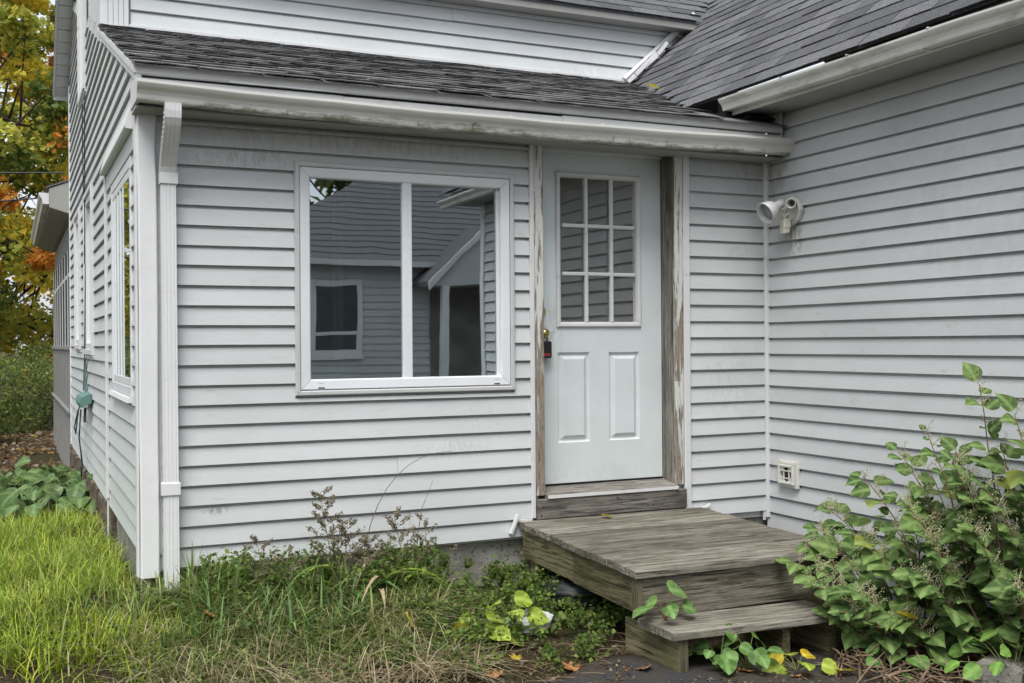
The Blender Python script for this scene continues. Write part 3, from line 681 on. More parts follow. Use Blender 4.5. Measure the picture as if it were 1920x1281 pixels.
# rake board on the lean-to side (two steps)
ya, yb = -.215, 2.19
for nm, x_, w_, o_ in (('rake_board', -.030, .026, -.075), ('rake_trim', -.042, .012, -.030)):
    MB().add([(x_, ya, roof_low(ya)-.016), (x_, yb, roof_low(yb)-.016), (x_, yb, roof_low(yb)+o_-.02), (x_, ya, roof_low(ya)+o_-.02), (x_+w_, ya, roof_low(ya)-.016), (x_+w_, yb, roof_low(yb)-.016), (x_+w_, yb, roof_low(yb)+o_-.02), (x_+w_, ya, roof_low(ya)+o_-.02)],
             [(0, 1, 2, 3), (7, 6, 5, 4), (0, 4, 5, 1), (3, 2, 6, 7), (0, 3, 7, 4), (1, 5, 6, 2)]).obj(nm, 'trim', HOUSE)
MB().box((-.033, -.212, 2.41), (-.012, .03, 2.545), .003).obj('eave_return', 'trim', HOUSE)
# downspout
DS = MB()
def flute(w_, d_):
    p_ = [(-w_/2, d_), (-w_/2, 0)]
    for q in range(4):
        xa = -w_/2+w_*(q+.12)/4; p_ += [(xa, 0), (xa+w_*.07, -.0), (xa+w_*.11, .0022), (xa+w_*.15, 0)]
    return p_ + [(w_/2, 0), (w_/2, d_)]
pf = flute(.074, .05)
xc = .142; xs_ = lambda z: xc - .0025*(z-1)
DS.prism(pf, [((xs_(z), -.072, z), (1, 0, 0), (0, 1, 0)) for z in (-.18, .3, 1.0, 1.6, 2.06)])
DSO = DS.obj('downspout', 'post', HOUSE); DSO['label'] = 'fluted white downspout beside the corner post'
mb = MB(); fr = []     # elbow: leaves the gutter floor, swings back to the wall
for t in range(11):
    u = t/10; a_ = math.radians(90*min(1, u*1.7)) if u < .59 else math.radians(90*max(0, 1-(u-.59)*1.9))
    yy = -.262 + .205*sstep(.12, .92, u); zz = 2.405 - .36*u
    fr.append(((xc-.004, yy-.02, zz), (1, 0, 0), V((0, math.cos(math.radians(28*math.sin(math.pi*u))), math.sin(math.radians(38*math.sin(math.pi*u)))))))
mb.prism(flute(.080, .05), fr); mb.obj('elbow', 'post', DSO)
for k in range(7):
    z = 2.35-.022*k; MB().box((xc-.048, -.262+.205*sstep(.12, .92, (2.405-z)/.36)-.012, z), (xc-.038, -.262+.205*sstep(.12, .92, (2.405-z)/.36)+.025, z+.010), .002).obj('crimp', 'post', DSO)
MB().box((xc-.046, -.080, 2.03), (xc+.044, -.016, 2.09), .003).obj('strap', 'post', DSO)
MB().box((xc-.046, -.080, .43), (xc+.046, -.016, .495), .003).obj('strap', 'post', DSO)
MB().box((xc-.030, -.0795, 2.145), (xc+.028, -.060, 2.185), .002).obj('crimped_joint', 'lamp_plate', DSO)

# ------------------------------------------------------------------ room behind the glass
MB().add([(.16, .13, .1), (4.2, .13, .1), (4.2, 2.1, .1), (.16, 2.1, .1), (.16, .13, 2.45), (4.2, .13, 2.45), (4.2, 2.1, 2.45), (.16, 2.1, 2.45)],
         [(0, 1, 2, 3), (7, 6, 5, 4), (2, 6, 7, 3), (1, 5, 6, 2)]).obj('room', 'interior', HOUSE)
# ------------------------------------------------------------------ front window: casing, frame, mullion, panes
def ring(x0, x1, z0, z1, t, y0, y1, name, mat, parent, bev=.003, axis='x', sides='LRTB'):
    """four bars of a frame, each its own piece, butted end to end"""
    def bar(n_, a, b):
        m = MB()
        if axis == 'x': m.box(a, b, bev)
        else: m.box((a[1], a[0], a[2]), (b[1], b[0], b[2]), bev)
        return m.obj(n_, mat, parent)
    if 'L' in sides: bar(name, (x0, y0, z0), (x0+t, y1, z1))
    if 'R' in sides: bar(name, (x1-t, y0, z0), (x1, y1, z1))
    if 'T' in sides: bar(name, (x0+t+.0006, y0, z1-t), (x1-t-.0006, y1, z1))
    if 'B' in sides: bar(name, (x0+t+.0006, y0, z0), (x1-t-.0006, y1, z0+t))
def miter_ring(x0, x1, z0, z1, t, prof, name, mat, parent):
    """mitred casing on the front plane: prof [(in, out)] distance inwards from the outer edge, depth towards the viewer"""
    c = [(x0, z0), (x1, z0), (x1, z1), (x0, z1)]; cen = ((x0+x1)/2, (z0+z1)/2)
    for q in range(4):
        a, b = c[q], c[(q+1) % 4]; mb = MB(); fr = []
        for pnt in (a, b):
            sx = 1 if pnt[0] < cen[0] else -1; sz = 1 if pnt[1] < cen[1] else -1
            fr.append([(pnt[0]+sx*i_, -o_, pnt[1]+sz*i_) for i_, o_ in prof])
        g = .0012; dx = (b[0]-a[0]); dz = (b[1]-a[1]); L = math.hypot(dx, dz)
        for k, f_ in enumerate(fr):
            s_ = g if k == 0 else -g; mb.v += [(x+dx/L*s_, y, z+dz/L*s_) for x, y, z in f_]
        n_ = len(prof); mb.f = [tuple(range(n_-1, -1, -1)), tuple(range(n_, 2*n_))] + [(i, (i+1) % n_, n_+(i+1) % n_, n_+i) for i in range(n_)]
        mb.obj(name, mat, parent)
wo_ = MB().box((WIN[0]+.012, .004, WIN[2]+.012), (WIN[0]+.03, .05, WIN[3]-.012)); WND = wo_.obj('window', 'vinyl', HOUSE)
WND['label'] = 'wide white sliding window reflecting a house across the yard'
miter_ring(WIN[0], WIN[1], WIN[2], WIN[3], .03, [(0, 0), (0, .022), (.006, .030), (.022, .030), (.028, .024), (.028, 0)], 'casing', 'window_trim', WND)
FX0, FX1, FZ0, FZ1 = WIN[0]+.030, WIN[1]-.030, WIN[2]+.032, WIN[3]-.030
miter_ring(FX0, FX1, FZ0, FZ1, .06, [(0, -.05), (0, .020), (.004, .024), (.050, .020), (.056, .014), (.058, -.05)], 'frame', 'vinyl', WND)
MB().box((1.424, -.013, FZ0+.052), (1.480, .010, FZ1-.052), .004).obj('mullion', 'vinyl', WND)
for a0, a1, yy in ((FX0+.05, 1.430, .006), (1.474, FX1-.05, .024)):
    MB().box((a0, yy, FZ0+.05), (a1, yy+.004, FZ1-.05)).obj('pane', 'glass', WND)
ring(1.474, FX1-.055, FZ0+.054, FZ1-.054, .018, .010, .0235, 'sash', 'vinyl', WND, .002, sides='R')
for x in (.945, 2.0):
    MB().box((x-.018, -.0245, FZ0+.006), (x+.018, -.0205, FZ0+.013)).obj('weep_cover', 'black', WND)
    MB().box((x-.016, -.0222, FZ0+.032), (x+.012, -.0182, FZ0+.037)).obj('weep_slot', 'window_trim', WND)
# pale curtain edge inside the room
cu = MB(); pf = [(1.10+.012*k, .30+.018*math.sin(k*1.3)) for k in range(7)]
cu.v = [(x, y, z) for z in (.9, 2.3) for x, y in pf]; cu.f = [(k, k+1, 8+k-1+0, 7+k) for k in range(6)]
cu.f = [(k, k+1, 7+k+1, 7+k) for k in range(6)]; cu.obj('curtain', 'curtain', HOUSE)

# ------------------------------------------------------------------ side windows
def side_window(y0, y1, z0, z1, label, panes=2, depth=.03):
    o = MB().box((-.022, y0+.0, z0-.022), (.012, y1, z0-.002), .003).obj('window', 'trim', HOUSE); o['label'] = label
    ring(y0, y1, z0, z1, .045, -.034, .0, 'casing', 'trim', o, .004, 'y')
    ring(y0+.046, y1-.046, z0+.046, z1-.046, .05, -.018, .04, 'frame', 'vinyl', o, .003, 'y')
    a0, a1 = y0+.095, y1-.095
    for k in range(panes):
        p0 = a0+(a1-a0)*k/panes; p1 = a0+(a1-a0)*(k+1)/panes
        MB().box((.016+.016*k, p0, z0+.09), (.02+.016*k, p1, z1-.09)).obj('pane', 'glass', o)
        if k: MB().box((-.006, p0-.022, z0+.09), (.012, p0+.022, z1-.09), .003).obj('mullion', 'vinyl', o)
    return o
sw1 = MB().prism([(0, -.03), (.040, -.03), (.032, -.004), (0, -.002)], [((0, SWIN[0], SWIN[2]), (-1, 0, 0), (0, 0, 1)), ((0, SWIN[1], SWIN[2]), (-1, 0, 0), (0, 0, 1))]).obj('window', 'trim', HOUSE)
sw1['label'] = 'white sliding window in the side wall mirroring autumn trees'
ring(SWIN[0], SWIN[1], SWIN[2], SWIN[3], .055, -.017, .012, 'casing', 'vinyl', sw1, .003, 'y')
ring(SWIN[0]+.056, SWIN[1]-.056, SWIN[2]+.056, SWIN[3]-.056, .045, -.014, .012, 'frame', 'vinyl', sw1, .003, 'y')
MB().box((-.011, .345, SWIN[2]+.102), (-.008, .70, SWIN[3]-.102)).obj('pane', 'glass', sw1)
MB().box((-.009, .736, SWIN[2]+.102), (-.006, SWIN[1]-.102, SWIN[3]-.102)).obj('pane', 'glass', sw1)
for k in range(4): MB().box((-.0145, .703+.18*k, SWIN[2]+.102), (.003, .735+.18*k, SWIN[3]-.102), .002).obj('sash_bar', 'vinyl', sw1)
side_window(*W2, 'tall white casing window in the side wall beside the vertical trim')
side_window(*W3, 'farthest narrow white window in the side wall')
side_window(*WU, 'upper storey window above the cable')
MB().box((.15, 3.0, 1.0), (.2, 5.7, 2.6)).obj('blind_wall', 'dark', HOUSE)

# ------------------------------------------------------------------ door
DX0, DX1, DZ0, DZ1, DY = 2.316, 3.246, .325, 2.398, .14
sx = [DX0, 2.500, 3.070, DX1]
slab = MB()
LX0, LX1, LZ0, LZ1 = 2.500, 3.068, 1.318, 2.245
def quadwall(mb, xs_, zs_, holes, y):
    idx = {}
    def vid(i, j):
        if (i, j) not in idx: idx[i, j] = len(mb.v); mb.v.append((xs_[i], y, zs_[j]))
        return idx[i, j]
    for i in range(len(xs_)-1):
        for j in range(len(zs_)-1):
            cx, cz = (xs_[i]+xs_[i+1])/2, (zs_[j]+zs_[j+1])/2
            if not any(h[0] < cx < h[1] and h[2] < cz < h[3] for h in holes): mb.f.append((vid(i, j), vid(i+1, j), vid(i+1, j+1), vid(i, j+1)))
PAN = [(2.486, 2.714, .576, 1.140), (2.852, 3.078, .576, 1.138)]
hol = [(LX0, LX1, LZ0, LZ1)] + PAN
xs_ = sorted({DX0, DX1, *[h[0] for h in hol], *[h[1] for h in hol]}); zs_ = sorted({DZ0, DZ1, *[h[2] for h in hol], *[h[3] for h in hol]})
quadwall(slab, xs_, zs_, hol, DY)
DOORO = slab.obj('door', 'door_paint', HOUSE); DOORO['label'] = 'pale green steel door with nine panes and two raised panels'
md = DOORO.modifiers.new('thickness', 'SOLIDIFY'); md.thickness = .042; md.offset = -1
for h in PAN:       # raised panel: groove, slope, raised field
    mb = MB(); steps = [(0, 0), (.010, .014), (.020, .014), (.044, -.002), (.048, -.002)]
    rings = []
    for i_, d_ in steps: rings.append([(h[0]+i_, DY+d_, h[2]+i_), (h[1]-i_, DY+d_, h[2]+i_), (h[1]-i_, DY+d_, h[3]-i_), (h[0]+i_, DY+d_, h[3]-i_)])
    for r in rings: mb.v += r
    for k in range(len(rings)-1): mb.f += [(k*4+i, k*4+(i+1) % 4, (k+1)*4+(i+1) % 4, (k+1)*4+i) for i in range(4)]
    mb.f.append(tuple(range((len(rings)-1)*4, len(rings)*4))); mb.obj('panel', 'door_paint', DOORO)
def door_frame_ring(x0, x1, z0, z1, prof, name, mat):
    mb = MB()
    for i_, o_ in prof: mb.v += [(x0+i_, DY-o_, z0+i_), (x1-i_, DY-o_, z0+i_), (x1-i_, DY-o_, z1-i_), (x0+i_, DY-o_, z1-i_)]
    for k in range(len(prof)-1): mb.f += [(k*4+i, k*4+(i+1) % 4, (k+1)*4+(i+1) % 4, (k+1)*4+i) for i in range(4)]
    return mb.obj(name, mat, DOORO)
door_frame_ring(LX0-.022, LX1+.022, LZ0-.022, LZ1+.022, [(0, .0015), (0, .010), (.008, .016), (.022, .014), (.030, .006), (.034, -.012)], 'glazing_bead', 'trim')
gx0, gx1, gz0, gz1 = LX0+.010, LX1-.010, LZ0+.010, LZ1-.010; pw, ph = (gx1-gx0)/3, (gz1-gz0)/3
for k in (1, 2):
    MB().box((gx0+pw*k-.012, DY-.010, gz0), (gx0+pw*k+.012, DY+.012, gz1), .005).obj('muntin', 'trim', DOORO)
for k in (1, 2):
    for c in range(3): MB().box((gx0+pw*c+.0122, DY-.0095, gz0+ph*k-.012), (gx0+pw*(c+1)-.0122, DY+.011, gz0+ph*k+.012), .005).obj('muntin', 'trim', DOORO)
for c in range(3):
    for r in range(3): MB().box((gx0+pw*c+.0125, DY+.016, gz0+ph*r+.006), (gx0+pw*(c+1)-.0125, DY+.019, gz0+ph*(r+1)-.006)).obj('pane', 'door_glass', DOORO)
MB().box((LX0-.02, DY+.020, LZ0-.02), (LX1+.02, DY+.024, LZ1+.02)).obj('door_blind', 'interior', DOORO)
MB().lathe((2.372, DY, 1.390), (0, -1, 0), [(0, .0), (.0, .033), (.006, .033), (.010, .026), (.022, .024), (.026, .018), (.026, 0)], 20).obj('deadbolt', 'brass', DOORO, True)
MB().lathe((2.376, DY, 1.258), (0, -1, 0), [(0, 0), (0, .034), (.006, .033), (.010, .014), (.030, .012), (.036, .024), (.048, .029), (.060, .026), (.068, .012), (.069, 0)], 22).obj('knob', 'brass', DOORO, True)
# frame round the door: weathered casings, jambs, head, threshold, riser
DF = MB().box((2.252, -.020, .283), (2.314, .004, 2.405), .004).obj('door_frame', 'peel_more', HOUSE); DF['label'] = 'weathered door frame with flaking white paint'
MB().box((2.252, -.022, 2.406), (3.312, .004, 2.452), .004).obj('head_casing', 'peel', DF)
MB().box((3.250, -.022, .95), (3.312, .004, 2.405), .004).obj('casing', 'peel_more', DF)
MB().box((3.250, -.021, .288), (3.311, .004, .949), .004).obj('casing', 'peel', DF)
MB().box((3.252, .0045, .29), (3.30, .21, 2.41), .002).obj('jamb', 'jamb', DF)
MB().box((2.262, .0045, .29), (2.312, .21, 2.41), .002).obj('jamb', 'jamb', DF)
MB().box((2.3125, .0045, 2.402), (3.2515, .21, 2.44), .002).obj('head_jamb', 'peel', DF)
MB().box((2.3125, DY-.045, 2.384), (3.231, DY-.003, 2.4015), .002).obj('door_stop', 'trim', DF)
MB().prism([(-.050, .262), (-.050, .284), (DY+.04, .318), (DY+.04, .262)], [((2.316, 0, 0), (0, 1, 0), (0, 0, 1)), ((3.249, 0, 0), (0, 1, 0), (0, 0, 1))]).obj('threshold', 'board', DF)
MB().box((2.316, -.0525, .264), (3.245, -.0505, .284), .001).obj('threshold_edge', 'trim', DF)
MB().box((2.253, -.044, .142), (3.312, .0, .261), .004).obj('riser_board', 'board', DF)
for x, z in ((2.29, .215), (2.275, .165), (2.80, .240), (3.235, .247)): MB().lathe((x, -.0441, z), (0, -1, 0), [(0, .006), (.0012, .005), (.0012, 0)], 8).obj('nail', 'black', DF)
MB().box((2.318, DY-.004, .316), (3.246, DY+.03, .3245)).obj('door_sweep', 'dark', DF)
# strips where siding meets the frame
MB().box((2.222, -.026, .152), (2.250, .0, 2.46), .004).obj('siding_channel', 'trim', HOUSE)
MB().box((3.3135, -.026, .130), (3.362, .0, 2.44), .004).obj('siding_channel', 'trim', HOUSE)
MB().prism([(0, 0), (.11, .012), (.135, .034), (.128, .036), (.10, .020), (0, .012)], [((3.366, -.05, .118), (1, 0, 0), (0, 0, 1)), ((3.366, -.018, .118), (1, 0, 0), (0, 0, 1))]).obj('bent_flashing', 'trim', HOUSE)
MB().prism([(0, 0), (.012, -.004), (.058, .105), (.050, .112)], [((2.068, -.055, .075), (1, 0, 0), (0, 0, 1)), ((2.068, -.020, .075), (1, 0, 0), (0, 0, 1))]).obj('bent_flashing', 'trim', HOUSE)
MB().box((2.115, -.03, .135), (2.222, -.018, .150), .001).obj('siding_channel', 'trim', HOUSE)
# lock box hanging from the knob
LB = thing('lock_box', 'black lock box with red dial hanging from the door knob', 'lock box', (2.376, DY-.04, 1.10))
B_ = MB().prism(rr(-.038, .038, 0, .105, .012), [((2.378, DY-.058, 1.105), (1, 0, 0), (0, 0, 1)), ((2.378, DY-.022, 1.105), (1, 0, 0), (0, 0, 1))]); B_.obj('body', 'black', LB)
MB().tube([(2.358, DY-.04, 1.205), (2.358, DY-.04, 1.245), (2.366, DY-.04, 1.262), (2.386, DY-.04, 1.262), (2.394, DY-.04, 1.245), (2.394, DY-.04, 1.205)], .005, 6).obj('shackle', 'black', LB)
MB().box((2.352, DY-.0605, 1.118), (2.405, DY-.0585, 1.135), .001).obj('dial', 'red', LB)

# ------------------------------------------------------------------ twin flood light on the wing wall
LT = thing('flood_light', 'white twin flood light with one bell shade and sensor on wing wall', 'light', (3.97, -.30, 1.95))
c = V((3.972, -.305, 2.035))
MB().lathe(c, (-1, 0, 0), [(0, 0), (0, .095), (.022, .095), (.030, .084), (.032, .0)], 8).obj('mounting_plate', 'lamp_plate', LT)
MB().lathe(c+V((-.033, 0, 0)), (-1, 0, 0), [(0, .066), (.004, .066), (.006, .06), (.006, 0)], 24).obj('gasket', 'lamp_plate', LT)
hd = (V((3.775, -.262, 2.018))-V((3.895, -.262, 2.082))); L = hd.length; hd.normalize(); o_ = V((3.905, -.262, 2.085))
sh = MB().lathe(o_, hd, [(-.012, 0), (-.012, .026), (.03, .029), (.045, .030), (.055, .036), (.085, .058), (.125, .068), (.150, .072), (.150, .067), (.122, .062), (.085, .05), (.06, .03)], 28).obj('lamp_shade', 'lamp_white', LT, True)
MB().lathe(o_, hd, [(.118, .0), (.118, .052), (.108, .061)], 24).obj('lens', 'lens', sh, True)
MB().tube([c+V((-.032, .02, .02)), c+V((-.05, .03, .04)), o_-hd*.01], [.016, .014, .016], 8).obj('arm', 'lamp_plate', LT, True)
e_ = c+V((-.035, -.035, .045)); ax = V((-.75, -.62, -.15)).normalized()
sk = MB().lathe(e_, ax, [(-.01, 0), (-.01, .026), (.05, .029), (.075, .034), (.075, .027), (.05, .022), (.03, .0)], 20).obj('empty_socket', 'lamp_plate', LT, True)
MB().lathe(e_, ax, [(.034, 0), (.034, .012), (.06, .012), (.06, .0)], 12).obj('contact', 'black', sk)
q0 = c+V((-.055, .02, -.085)); SN = MB(); SN.prism(rr(-.034, .034, -.026, .026, .008), [(q0+V((0, 0, -.025)), V((.2, 1, 0)).normalized(), V((1, -.2, .15)).normalized()), (q0+V((0, 0, .032)), V((.2, 1, 0)).normalized(), V((1, -.2, .15)).normalized())]); SN.obj('motion_sensor', 'lamp_cream', LT)
SN = MB(); SN.prism(rr(-.031, .031, -.024, .024, .012), [(q0+V((-.004, 0, -.058)), V((.2, 1, 0)).normalized(), V((1, -.2, .15)).normalized()), (q0+V((-.002, 0, -.026)), V((.2, 1, 0)).normalized(), V((1, -.2, .15)).normalized())]); SN.obj('sensor_eye', 'lamp_cream', LT)
MB().tube([c+V((-.033, 0, -.02)), c+V((-.06, .01, -.03)), q0+V((0, 0, .03))], .008, 6).obj('knuckle', 'lamp_plate', LT)
for k in range(3): MB().tube([c+V((-.05, -.01+.01*k, .03)), c+V((-.075-.01*k, .012*k, .0)), c+V((-.06, .015, -.05))], .0028, 5).obj('wire', 'lamp_cream', LT)
# dryer vent
VN = thing('wall_vent', 'small white square vent grille low on the wing wall', 'vent', (3.975, -.24, .25))
VY0, VY1, VZ0, VZ1 = -.335, -.142, .252, .422
ring(VY0, VY1, VZ0, VZ1, .020, 3.955, 3.978, 'flange', 'vent', VN, .003, 'y')
ring(VY0+.022, VY1-.022, VZ0+.022, VZ1-.022, .016, 3.935, 3.970, 'rim', 'vent', VN, .003, 'y')
MB().box((3.968, VY0+.02, VZ0+.02), (3.972, VY1-.02, VZ1-.02)).obj('back', 'black', VN)
for y_ in (-.265, -.212): MB().box((3.944, y_-.004, VZ0+.04), (3.952, y_+.004, VZ1-.04)).obj('bar', 'vent', VN)
for z_ in (.312, .360): MB().box((3.9435, VY0+.04, z_-.004), (3.9515, VY1-.04, z_+.004)).obj('bar', 'vent', VN)
for sy, sz in ((-1, -1), (-1, 1), (1, -1), (1, 1)):
    cy, cz = (VY0+VY1)/2+sy*.058, (VZ0+VZ1)/2+sz*.046
    MB().add([(3.946, cy, cz), (3.946, cy-sy*.05, cz), (3.946, cy, cz-sz*.036), (3.951, cy, cz), (3.951, cy-sy*.05, cz), (3.951, cy, cz-sz*.036)], [(0, 1, 2), (5, 4, 3), (0, 3, 4, 1), (1, 4, 5, 2), (2, 5, 3, 0)]).obj('corner_web', 'vent', VN)
# ------------------------------------------------------------------ green utility box on the side wall, with its cables
UB = thing('utility_box', 'green metal utility box with open hood hung on the side wall', 'utility box', (-.03, 4.1, .62))
MB().prism([(0, .75), (-.075, .71), (-.088, .745), (-.08, .79), (-.02, .82), (0, .82)], [((-.02, 3.35, 0), (1, 0, 0), (0, 0, 1)), ((-.02, 3.95, 0), (1, 0, 0), (0, 0, 1))]).obj('body', 'green_metal', UB)
MB().box((-.032, 4.0, .74), (-.018, 4.10, 1.10), .003).obj('back_plate', 'green_metal', UB)
MB().box((-.094, 3.37, .785), (-.089, 3.92, .80), .002).obj('lid_edge', 'green_metal', UB)
MB().tube([(-.06, 3.5, .70), (-.07, 3.4, .60)], .010, 6).obj('spout', 'cable', UB)
CB = MB(); CB.tube([(-.02, 4.02, 1.9), (-.025, 4.03, 1.5), (-.03, 4.05, 1.15), (-.06, 3.7, .84)], .005, 6); tag(CB.obj('power_cable', 'cable'), 'black cable dropping down the side wall into the green box', 'cable')
for k, (pts) in enumerate(([(-.08, 4.1, .66), (-.10, 4.3, .5), (-.08, 4.55, .42), (-.06, 4.5, .62), (-.05, 4.3, .7)], [(-.06, 4.1, .66), (-.07, 4.18, .4), (-.05, 4.12, .2), (-.06, 4.2, .0), (-.05, 4.15, -.05)], [(-.06, 4.05, .66), (-.08, 4.0, .45), (-.06, 4.05, .22), (-.07, 3.98, .05), (-.06, 4.1, -.06)])):
    sm = []
    for i in range(len(pts)-1):
        for t in range(4): sm.append(V(pts[i]).lerp(V(pts[i+1]), t/4)+V((0, .02*math.sin(i*2+t), 0)))
    sm.append(V(pts[-1])); m = MB(); m.tube(sm, .0055, 6)
    tag(m.obj('cord', 'cable'), ('coiled black cord looped beside the green box', 'black cord hanging below the green box, left of the pair', 'black cord hanging below the green box, right of the pair')[k], 'cord', 'cords under the green box')
m = MB()
for k in range(7):
    a_ = k*.9; m.tube([(-.06, 4.12, -.07), (-.07+.05*math.cos(a_)*-1, 4.12+.14*math.sin(a_), -.07+.04*math.cos(a_*2))], .012, 5)
tag(m.obj('cable_ends', 'plastic_bag'), 'pale tangle of cable ends at the foot of the side wall', 'cable')
for k, dx in enumerate((0, .18)):
    m = MB(); m.tube([(-.025, 3.85+dx*2, 3.3), (-.028, 3.9+dx*1.5, 2.9), (-.025, 3.95+dx, 2.55), (-.025, 4.0+dx*.5, 2.2), (-.025, 4.02, 1.9)], .0045, 5)
    tag(m.obj('service_cable', 'cable'), ('thin dark service cable running down the side wall, nearer one', 'thin dark service cable running down the side wall, farther one')[k], 'cable', 'service cables on the side wall')

# ------------------------------------------------------------------ screened porch behind the main house
PO = thing('screen_porch', 'grey screened porch with gutter and lattice skirt behind the house', 'porch', (0, 9.4, -.4))
PY0, PY1 = 6.84, 12.0
MB().box((.02, PY0, 2.30), (.12, PY1, 2.62)).obj('header', 'porch_wood', PO)
MB().box((-.012, PY0, .50), (.10, PY1, 1.16)).obj('kick_wall', 'porch_wood', PO)
MB().box((-.035, PY0, 1.16), (.11, PY1, 1.205), .005).obj('sill', 'porch_wood', PO)
MB().box((-.045, PY0, .47), (.1, PY1, .50), .005).obj('ledge', 'porch_wood', PO)
for k in range(8):
    y_ = PY0+.05+k*(PY1-PY0-.1)/7; MB().box((-.004, y_-.04, 1.206), (.09, y_+.04, 2.30), .004).obj('post', 'trim', PO)
    MB().box((-.016, y_-.05, .501), (-.0125, y_+.05, 1.159), .001).obj('batten', 'porch_wood', PO)
for k in range(7):
    y_ = PY0+.05+k*(PY1-PY0-.1)/7; y2 = y_+(PY1-PY0-.1)/7
    MB().box((-.002, y_+.041, 1.985), (.05, y2-.041, 2.03), .002).obj('rail', 'trim', PO)
    MB().box((.003, y_+.041, 1.206), (.006, y2-.041, 1.984)).obj('screen', 'screen', PO)
    MB().box((.003, y_+.041, 2.031), (.006, y2-.041, 2.299)).obj('screen', 'screen', PO)
lt_ = MB()
for k in range(22):
    z_ = -.38+k*.039; lt_.box((-.02, PY0, z_), (.0, PY1, z_+.022))
o = lt_.obj('lattice', 'porch_wood', PO); o['kind'] = 'stuff'
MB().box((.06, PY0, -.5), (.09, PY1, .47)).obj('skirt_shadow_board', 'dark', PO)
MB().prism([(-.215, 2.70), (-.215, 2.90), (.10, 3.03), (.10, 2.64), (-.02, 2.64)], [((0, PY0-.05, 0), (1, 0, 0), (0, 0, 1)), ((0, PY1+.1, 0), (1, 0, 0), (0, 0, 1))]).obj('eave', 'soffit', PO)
MB().prism([(-.24, 2.905), (-.24, 2.92), (1.2, 3.5), (1.2, 3.46)], [((0, PY0-.06, 0), (1, 0, 0), (0, 0, 1)), ((0, PY1+.12, 0), (1, 0, 0), (0, 0, 1))]).obj('roof', 'shingle', PO)
gp = MB().prism(ogee(.10, .12), [((-.217, PY0-.02, 2.735), (-1, 0, 0), (0, 0, 1)), ((-.217, PY1+.1, 2.72), (-1, 0, 0), (0, 0, 1))]).obj('gutter', 'gutter', PO)
MB().prism(ogee(.10, .12)[:10], [((-.217, PY0-.027, 2.735), (-1, 0, 0), (0, 0, 1)), ((-.217, PY0-.0205, 2.735), (-1, 0, 0), (0, 0, 1))]).obj('end_cap', 'post', gp)
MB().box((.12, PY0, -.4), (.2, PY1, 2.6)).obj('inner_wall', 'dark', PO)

# ------------------------------------------------------------------ wooden landing and step
ST = thing('wooden_steps', 'weathered wooden landing with one lower step below the door', 'steps', (2.8, -.7, -.37))
def dq(u, v):
    """landing surface: u 0..1 across, v 0..1 from wall to front edge"""
    l0, l1, r0, r1 = V((2.128, -.03, .140)), V((2.176, -1.288, .072)), V((3.425, -.03, .136)), V((3.535, -1.262, .064))
    return (l0.lerp(l1, v)).lerp(r0.lerp(r1, v), u)
nb = 9; t_ = .036; edges = [0, .062] + [.062+(1-.062)*k/8 for k in range(1, 9)]
for k in range(nb):
    v0, v1 = edges[k]+.0032, edges[k+1]-.0032; mb = MB(); prof = []; ns = 6
    e0, e1 = random.uniform(-.008, .006), random.uniform(-.006, .008)
    for i in range(ns+1):
        u = i/ns; a_, b_ = dq(u, v0), dq(u, v1); ex = V(((1-2*u)*0, 0, 0))
        if i == 0: ex = V((e0, 0, 0))
        if i == ns: ex = V((e1, 0, 0))
        wv = .0025*noise.noise(V((u*3, k*3.1, 1)))
        d_ = (b_-a_); c_ = .006/max(d_.length, .01)
        mb.v += [a_+ex+V((0, 0, wv-.005)), a_+d_*c_+ex+V((0, 0, wv)), b_-d_*c_+ex+V((0, 0, wv)), b_+ex+V((0, 0, wv-.005)), b_+ex+V((0, 0, wv-t_)), a_+ex+V((0, 0, wv-t_))]
    mb.f = [(5, 4, 3, 2, 1, 0), tuple(range(ns*6, ns*6+6))] + [(i*6+q, i*6+(q+1) % 6, (i+1)*6+(q+1) % 6, (i+1)*6+q) for i in range(ns) for q in range(6)]
    mb.obj('deck_board', 'deck', ST)
def plank(a, b, h, th, inward, mat, name):
    """vertical plank from a to b (top edge), height h"""
    a, b, n_ = V(a), V(b), V(inward).normalized()*th; mb = MB(); vs = []
    for p_ in (a, b): vs += [p_, p_+n_, p_+n_-V((0, 0, h)), p_-V((0, 0, h))]
    mb.add(vs, [(3, 2, 1, 0), (4, 5, 6, 7), (0, 1, 5, 4), (1, 2, 6, 5), (2, 3, 7, 6), (3, 0, 4, 7)]); return mb.obj(name, mat, ST)
dz = V((0, 0, -t_-.004))
plank(dq(.012, .02)+dz, dq(.012, .485)+dz, .165, .035, (1, 0, 0), 'stringer', 'rim_board')
plank(dq(.012, .488)+dz, dq(.012, .945)+dz, .172, .035, (1, 0, 0), 'stringer', 'rim_board')
plank(dq(.012, .9465)+dz, dq(.012, .982)+dz, .176, .035, (1, 0, 0), 'wood_post', 'rim_end')
plank(dq(.99, .02)+dz, dq(.99, .98)+dz, .17, .035, (-1, 0, 0), 'stringer', 'rim_board')
plank(dq(.04, .975)+dz, dq(.985, .975)+dz, .205, .035, (0, 1, 0), 'riser', 'riser_board')
for u, v in ((.06, .09), (.94, .09), (.5, .55)):
    p_ = dq(u, v)+dz; MB().box((p_.x-.04, p_.y-.04, -.45), (p_.x+.04, p_.y+.04, p_.z-.001), .004).obj('leg', 'wood_post', ST)
